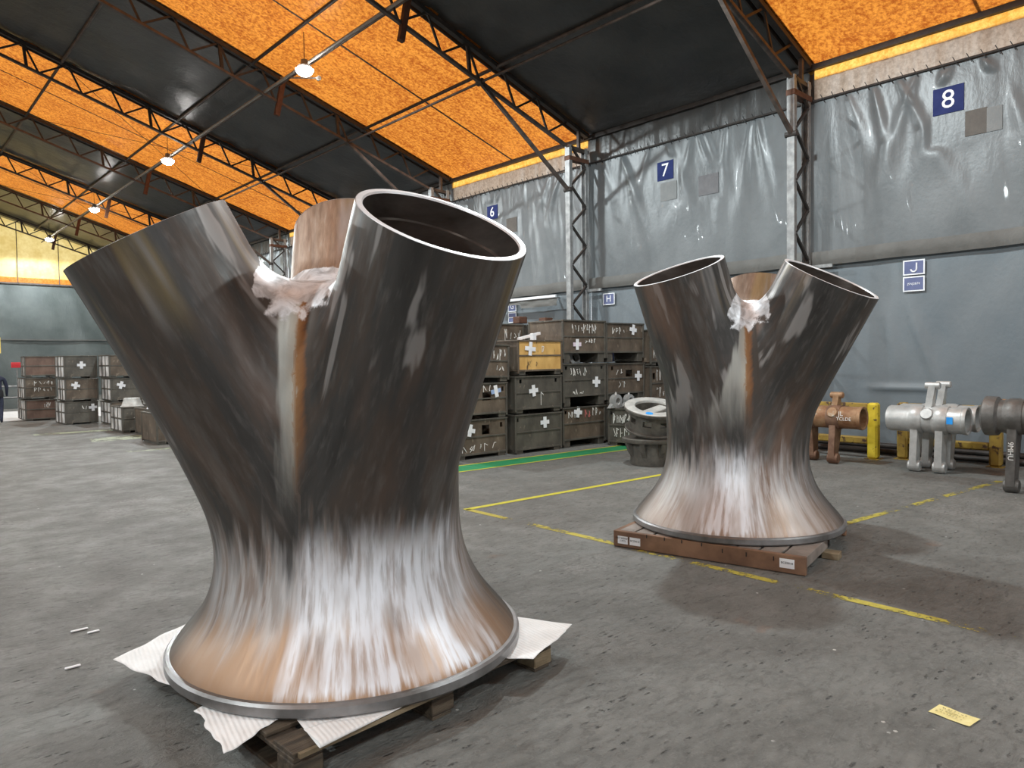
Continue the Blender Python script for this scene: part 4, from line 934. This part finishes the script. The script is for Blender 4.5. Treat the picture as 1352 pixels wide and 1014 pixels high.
for i, (x, y, z, r, lab) in enumerate(((10.99, 8.98, .84, .14, 'left round-eyed cast lug resting on the scribbled bin'), (11.42, 9.0, .84, .12, 'right round-eyed cast lug resting on the scribbled bin'))):
    t = empty('cast_lug', (x, y, z+.03)); tag(t, lab, 'casting', 'cast lugs on the scribbled bin')
    MB().lathe([(r*.5, -.06), (r, -.05), (r, .05), (r*.5, .06)], 24, Matrix.Rotation(PI/2, 4, 'X'), closed=True).build('eye', M['silver'], t, True)
    MB().prism([(-r*.9, -r*.2), (-r*1.6, -r*.9), (r*1.2, -r*.9), (r*.9, -r*.2)], 'y', -.04, .04).build('foot', M['silver'], t)
    MB().tube((0, 0, r*.9), (0, 0, r*1.3), .03, 10, .015).build('riser_stub', M['silver'], t, True)

# ------------------------------------------------------------------ tubular leg castings at the right
def leg_casting(label, loc, L_, R__, zc, legs, mt, mleg, boss=True, arm=(0, .3), arms=1, rz=0, flange=0, leglen=None, legw=.21):
    t = empty('tubular_casting', (loc[0], loc[1], 0), rz); tag(t, label, 'casting', 'tubular leg castings by the right wall')
    RY = T(0, 0, zc) @ Matrix.Rotation(PI/2, 4, 'X')          # lathe axis z -> -y
    h = L_/2
    pr = [(R__-.035, h-.25), (R__-.035, h-.01), (R__-.02, h), (R__-.004, h), (R__, h-.01), (R__, h-.05), (R__-.008, h-.06), (R__-.005, -h+.03), (R__-.02, -h), (.0, -h)]
    if flange: pr = [(R__-.05, h-.1), (R__-.02, h), (R__, h-.01), (R__-.01, 0), (R__-.01, -h+.19), (R__+.03, -h+.16), (R__+flange, -h+.10), (R__+flange, -h+.03), (R__+flange-.05, -h), (R__-.08, -h-.005), (R__-.1, -h+.04), (0, -h+.05)]
    MB().lathe(pr, 48, RY).build('tube', mt, t, True)
    MB().lathe([(0, h-.24), (R__-.033, h-.24)], 32, RY).build('tube_bottom', M['black'], t)
    for (y, dx, dy) in legs:
        zb = .085
        pts = [(-R__*.80, zc+.05), (-legw*.55+dx*.4, zc-R__*1.15), (dx-legw*.42, zb+.10), (dx-legw*.42, zb), (dx+legw*.42, zb), (dx+legw*.42, zb+.10), (legw*.6+dx*.4, zc-R__*1.15), (R__*.80, zc+.05)]
        g = MB(); g.prism(pts, 'y', y-.048, y+.048)
        if dy:
            for i, v in enumerate(g.v): g.v[i] = (v[0], v[1]+dy*(zc-v[2])/zc, v[2])
        lg = g.build('leg', mleg, t, True)
        c0 = Vector((dx, y+dy*(zc-zb)/zc, zb))
        MB().lathe([(R__+.0, -.10), (R__+.006, -.07), (R__+.016, -.05), (R__+.016, .05), (R__+.006, .07), (R__+.0, .10)], 48, T(0, y, zc) @ Matrix.Rotation(PI/2, 4, 'X')).build('leg_collar', mleg, lg, True)
        MB().lathe([(.0, -.08), (.07, -.08), (.085, -.06), (.085, .06), (.07, .08), (.0, .08)], 24, T(*c0) @ Matrix.Rotation(PI/2, 4, 'X')).build('foot_boss', mleg, lg, True)
    if boss: MB().lathe([(0, .03), (.075, .03), (.09, .01), (.09, -.06)], 28, T(-R__*.86, arm[0]-.02, zc+R__*.45) @ Matrix.Rotation(-1.15, 4, 'Y')).build('side_boss', mt, t, True)
    if arms:
        a = MB(); a.prism([(-.06, zc+R__*.75), (-.045, zc+R__+.08), (-.05, zc+R__+arm[1]), (.05, zc+R__+arm[1]), (.08, zc+R__+.08), (.14, zc+R__*.6)], 'y', arm[0]-.045, arm[0]+.045)
        for i, v in enumerate(a.v): a.v[i] = (v[0], v[1]-.15*(v[2]-zc-R__), v[2])
        ar = a.build('lever_arm', mt, t, True); yy = arm[0]-.15*arm[1]; zz = zc+R__+arm[1]
        MB().lathe([(0, -.10), (.04, -.10), (.05, -.09), (.05, .09), (.04, .10), (0, .10)], 20, T(0, yy, zz) @ Matrix.Rotation(PI/2, 4, 'X')).build('pin', mt, ar, True)
    return t
tb = leg_casting('rusty orange-brown tubular casting with chalk marks on legs, left of the yellow frame post', (11.55, 5.0, 0), 1.0, .185, .73, [(-.07, -.14, -.02), (.33, .05, 0)], M['rust_cast'], M['rust_leg'], True, (-.06, .17))
mb = MB(); rg = random.Random(3)
def tube_text(body, size, par, X, Y, Z, mt=M['chalk'], rot=None):
    Mx = T(X, Y, Z) @ (FACE_MX if rot is None else FACE_MX @ Matrix.Rotation(rot, 4, 'Z')); return text(body, size, mt, 'chalk_writing', par, Mx, .0008)
tube_text('JL', .10, tb, -.19, -.22, .80); tube_text('YCLDE', .075, tb, -.20, -.27, .72)
ts = leg_casting('silver-grey tubular casting with a blue square label, front one of the pair by the wall', (11.55, 3.60, 0), 1.05, .197, .765, [(.14, -.10, 0), (-.19, -.10, 0)], M['silver'], M['silver'], True, (-.02, .30))
s = MB().box(-.0015, .0015, -.04, .04, -.05, .05, T(-.198, -.34, .775)).build('blue_label', M['blue_mark'], ts)
leg_casting('silver-grey tubular casting standing just behind the one with the blue label', (12.03, 3.60, 0), 1.05, .197, .765, [(.12, -.12, 0), (-.17, -.12, 0)], M['silver'], M['silver'], False, (-.02, .30))
td = leg_casting('dark grey flanged tubular casting with chalk on its long leg, cut by the right edge', (10.62, 2.22, 0), .88, .215, .93, [(.10, -.14, 0), (-.22, .14, 0)], M['grey_cast'], M['grey_cast'], False, (0, 0), 0, flange=.035, legw=.24)
tube_text('9MHU', .085, td, -.222, .10, .52, rot=-PI/2)
leg_casting('rust-topped tubular casting behind the dark flanged one at the right edge', (11.55, 2.28, 0), .85, .20, .90, [(.0, 0, 0), (-.3, 0, 0)], M['rust_cast'], M['rust_leg'], False, (-.05, .10))

# ------------------------------------------------------------------ yellow frames along the wall
def frame_rack(label, y0, y1, h, mts, x=12.32, low=.30):
    t = empty('yellow_steel_frame', (x, y0, 0)); tag(t, label, 'frame', 'yellow frames by the right wall'); d = y1-y0
    for i, (yy, m_) in enumerate(((0, mts[0]), (d, mts[1]))):
        mb = MB(); mb.bbox(-.09, .07, yy-.08, yy+.08, .01, h, .03); mb.build('post', M[m_], t)
        MB().box(-.12, .10, yy-.11, yy+.11, 0, .012).build('foot_plate', M['rack_dull'], t)
    MB().bbox(-.05, .05, .081, d-.081, h-.12, h-.01, .012).build('top_rail', M[mts[1]], t)
    MB().bbox(-.05, .05, .081, d-.081, low-.06, low+.06, .02).build('lower_rail', M['rack_dull'], t)
    return t
frame_rack('chipped bright yellow steel frame behind the rusty tubular casting', 4.64, 5.75, .93, ('rack', 'rack_dull'))
frame_rack('dull yellow steel frame behind the pair of silver tubular castings', 3.0, 4.30, .93, ('rack_dull', 'rack_dull'), 12.65)
for i, (x, z) in enumerate(((12.95, .06), (13.08, .14))):
    tag(MB().tube((x, -1.0, z), (x, 6.0, z), .05, 12).build('wall_pipe', M['dark_steel'], None, True), ('front dark pipe lying on the floor along the right wall', 'rear dark pipe lying along the right wall beside the front one')[i], 'pipe')

# ------------------------------------------------------------------ signs and patches on the right wall
def sign(label, y0, y1, z0, z1, body, size, face, border=False, extra=None, tilt=0):
    t = empty('bay_sign', (XW-(.063 if z0 > 4 else .055), (y0+y1)/2, (z0+z1)/2)); t.rotation_euler = (tilt, 0, 0); tag(t, label, 'sign', 'bay signs on the right wall')
    w_, h_ = (y0-y1)/2, (z1-z0)/2
    w_ = abs(w_)
    MB().box(0, .012, -w_, w_, -h_, h_).build('plate', M['white'] if border else M[face], t)
    if border: MB().box(-.003, 0, -w_+.022, w_-.022, -h_+.022, h_-.022).build('face', M[face], t)
    if body == 'J':
        pt = [(0, -.045, .075), (0, -.045, -.03)]+[(0, -.045+.045-.045*math.cos(a), -.03-.045*math.sin(a)) for a in np.linspace(.3, PI, 8)]
        MB().path([(-.004, y, z) for _, y, z in pt], .013, 8).build('lettering', M['white'], t)
    elif body: text(body, size, M['white'], 'lettering', t, T(-.005, 0, 0) @ FACE_MX, .002)
    if extra == 'line': MB().box(-.005, -.003, -w_+.022, w_-.022, -.012, .012).build('white_band', M['white'], t)
    return t
sign('blue sign reading 8 high on the right wall', 4.11, 3.66, 5.66, 6.09, '8', .42, 'navy', tilt=0)
sign('blue sign reading 7 with a pale streak across it, on the right wall', 9.66, 9.24, 5.64, 6.05, '7', .40, 'navy')
sign('blue sign reading 6 on the right wall above the near casting', 15.5, 15.06, 5.66, 6.04, '6', .38, 'navy')
sign('white-bordered blue sign reading H above the stacked bins', 11.27, 10.92, 2.99, 3.27, 'H', .22, 'slate', True)
sign('white-bordered blue sign reading J on the lower right wall', 4.56, 4.22, 3.07, 3.325, 'J', .22, 'slate', True)
sign('white-bordered blue code plate directly below the J sign', 4.56, 4.22, 2.79, 3.045, 'J5NJ2B74', .052, 'slate', True)
sign('white-bordered blue sign reading G beside the near casting', 14.68, 14.36, 3.02, 3.30, 'G', .22, 'slate', True)
sign('white-bordered blue plate with a white band directly below the G sign', 14.68, 14.36, 2.72, 3.00, None, .2, 'slate', True, 'line')
def patch(label, y0, y1, z0, z1, m_):
    o = MB().box(0, .01, 0, y1-y0, 0, z1-z0).build('tarpaulin_patch', M[m_]); o.location = (XW-.061, y0, z0); tag(o, label, 'patch', 'square patches on the wall tarpaulin')
patch('square dark brown patch on the wall tarpaulin, below right of sign 8', 3.34, 3.64, 5.22, 5.62, 'patch_brown')
patch('paler brown-grey patch adjoining the dark patch near sign 8', 3.13, 3.34, 5.22, 5.60, 'patch_faint')
patch('square grey patch on the wall tarpaulin between sign 7 and the nearest column', 8.13, 8.60, 5.13, 5.55, 'patch_grey')
patch('faint square patch just below sign 7', 9.15, 9.58, 5.18, 5.58, 'patch_faint')
patch('brown patch on the pleated tarpaulin, lower right of sign 6', 14.28, 14.70, 5.18, 5.58, 'patch_brown')
# rolled tarpaulin rail near G and the small lintel rail near the column
t = empty('tarpaulin_roll_rail', (12.95, 12.46, 3.28)); tag(t, 'long white rail with a hanging strip of rolled grey tarpaulin above sign G', 'rail')
MB().bbox(-.03, .03, 0, 2.4, -.03, .04, .008).build('rail', M['white'], t)
for yy in (.3, 1.7): MB().box(.031, .42, yy, yy+.05, -.02, .03).build('wall_bracket', M['galv'], t)
g = np.zeros((40, 8, 3)); yy = np.linspace(0, 2.4, 40)
for j in range(8): g[:, j, 0] = .02+.03*vnoise(yy*6, yy*0+j*.4, 5); g[:, j, 1] = yy; g[:, j, 2] = -.03-.20*j/7*(yy < 1.3)-.10*j/7*(yy >= 1.3)
grid_mesh('hanging_strip', g, M['hem'], t)

# ------------------------------------------------------------------ small things
t = empty('yellow_ticket', (3.83, 1.07, .002), R_(-98)); tag(t, 'yellow paper ticket lying on the floor at lower right', 'ticket')
P = np.zeros((12, 6, 3)); u, v = np.meshgrid(np.linspace(-.092, .092, 12), np.linspace(-.058, .058, 6), indexing='ij')
P[..., 0] = u; P[..., 1] = v; P[..., 2] = .002+.012*np.clip(np.abs(u)-.06, 0, 1)*10*(u > 0)+.004*vnoise(u*20, v*20, 2)
grid_mesh('paper', P, M['ticket'], t)
mb = MB(); rg = random.Random(5)
for r in range(3):
    for s in strokes(rg, -.07, .05, .028-.028*r-.008, .042-.028*r-.008, 8): mb.bar((s[0], s[1], .0075), (s[2], s[3], .0075), .003, .0008)
mb.build('printed_lines', simple('faded_ticket_ink', (.42, .36, .16), (.5, .43, .2), 5, .8, bumps=0), t)
for i, (x, y, sx) in enumerate(((1.02, 5.35, .05), (1.08, 5.25, .035), (.86, 4.72, .04))):
    tag(MB().bbox(-sx, sx, -.012, .012, 0, .008, .003).build('paper_scrap', M['tape']), ('larger white scrap on the floor left of the near casting', 'smaller white scrap beside the larger one left of the near casting', 'lone white scrap on the floor nearest the left edge')[i], 'scrap', 'white scraps on the floor')
    bpy.data.objects[[o.name for o in C.objects if o.name.startswith('paper_scrap')][-1]].location = (x, y, .004)
t = empty('guard_rail', (2.2, 33.5, 0)); tag(t, 'grey guard rail far behind the walking person', 'rail')
for x in (0, .9, 1.8, 2.7): MB().tube((x, 0, 0), (x, 0, .95), .03, 8).build('post', M['galv'], t, True)
for z in (.5, .93): MB().tube((0, 0, z), (2.7, 0, z), .03, 8).build('rail', M['galv'], t, True)
MB().box(0, 2.7, .03, .06, .05, .85).build('infill_sheet', M['gable_grey'], t)
tag(MB().bbox(-.16, .16, -.02, .02, 2.12, 2.62, .01).build('yellow_board', M['yellow_sign']), 'yellow board hanging at the far left edge above the person', 'sign'); C.objects[-1].location = (3.18, 27.2, 0)
MB_y = C.objects[-1]
MB().tube((3.1, 27.2, 0), (3.1, 27.2, 2.12), .025, 8).build('stand_pole', M['galv'], MB_y).location = (-3.18, -27.2, 0)
tr = empty('red_label_post', (3.88, 28.2, 0)); tag(tr, 'slim post with a red plate behind the leftmost far bins', 'sign')
MB().bbox(-.16, .10, -.02, .0, 1.66, 1.84, .008).build('red_plate', M['red'], tr); MB().tube((0, .02, 0), (0, .02, 1.84), .02, 8).build('post', M['galv'], tr)

# ------------------------------------------------------------------ person at the far left edge
def skin_mesh(name, pts, edges, rad, mt, parent, lv=2):
    me = bpy.data.meshes.new(name); me.from_pydata(pts, edges, []); o = bpy.data.objects.new(name, me); C.objects.link(o); o.parent = parent
    s = o.modifiers.new('skin', 'SKIN'); s.use_smooth_shade = True
    for i, r in enumerate(rad): me.skin_vertices[0].data[i].radius = (r, r) if not isinstance(r, tuple) else r
    me.skin_vertices[0].data[0].use_root = True
    o.modifiers.new('sub', 'SUBSURF').levels = lv; o.modifiers['sub'].render_levels = lv
    for x in mt: me.materials.append(x)
    return o
pe = empty('person', (3.10, 26.4, 0), R_(170)); tag(pe, 'person in navy jacket and dark trousers walking at the far left edge', 'person')
bp = [(0, 0, .86), (0, 0, 1.05), (0, .01, 1.25), (0, .01, 1.36), (0, 0, 1.43), (0, -.01, 1.50), (0, -.02, 1.58),
      (.09, 0, .82), (.10, -.12, .45), (.10, -.06, .08), (.10, -.18, .04), (-.09, 0, .82), (-.10, .04, .45), (-.10, .22, .10), (-.10, .12, .04),
      (.19, 0, 1.33), (.25, .04, 1.08), (.25, -.06, .86), (.25, -.10, .78), (-.19, 0, 1.33), (-.25, -.02, 1.08), (-.24, -.12, .88), (-.24, -.16, .80)]
be = [(0, 1), (1, 2), (2, 3), (3, 4), (4, 5), (5, 6), (0, 7), (7, 8), (8, 9), (9, 10), (0, 11), (11, 12), (12, 13), (13, 14), (3, 15), (15, 16), (16, 17), (17, 18), (3, 19), (19, 20), (20, 21), (21, 22)]
br_ = [(.16, .11), (.145, .11), (.17, .12), (.13, .10), .05, .085, .075, .09, .062, .045, .035, .09, .062, .045, .035, .065, .05, .038, .03, .065, .05, .038, .03]
body = skin_mesh('body', bp, be, br_, [M['navy_cloth']], pe)
hair = MB().lathe([(.0, .09), (.06, .085), (.095, .04), (.10, -.02), (.09, -.06)], 20, T(0, .005, 1.575)).build('dark_cap', M['black_cloth'], pe, True)
MB().lathe([(.0, .12), (.14, .12), (.165, .05), (.17, -.08), (.16, -.12)], 20, T(0, 0, .90)).build('jacket_hem', M['black_cloth'], pe, True)
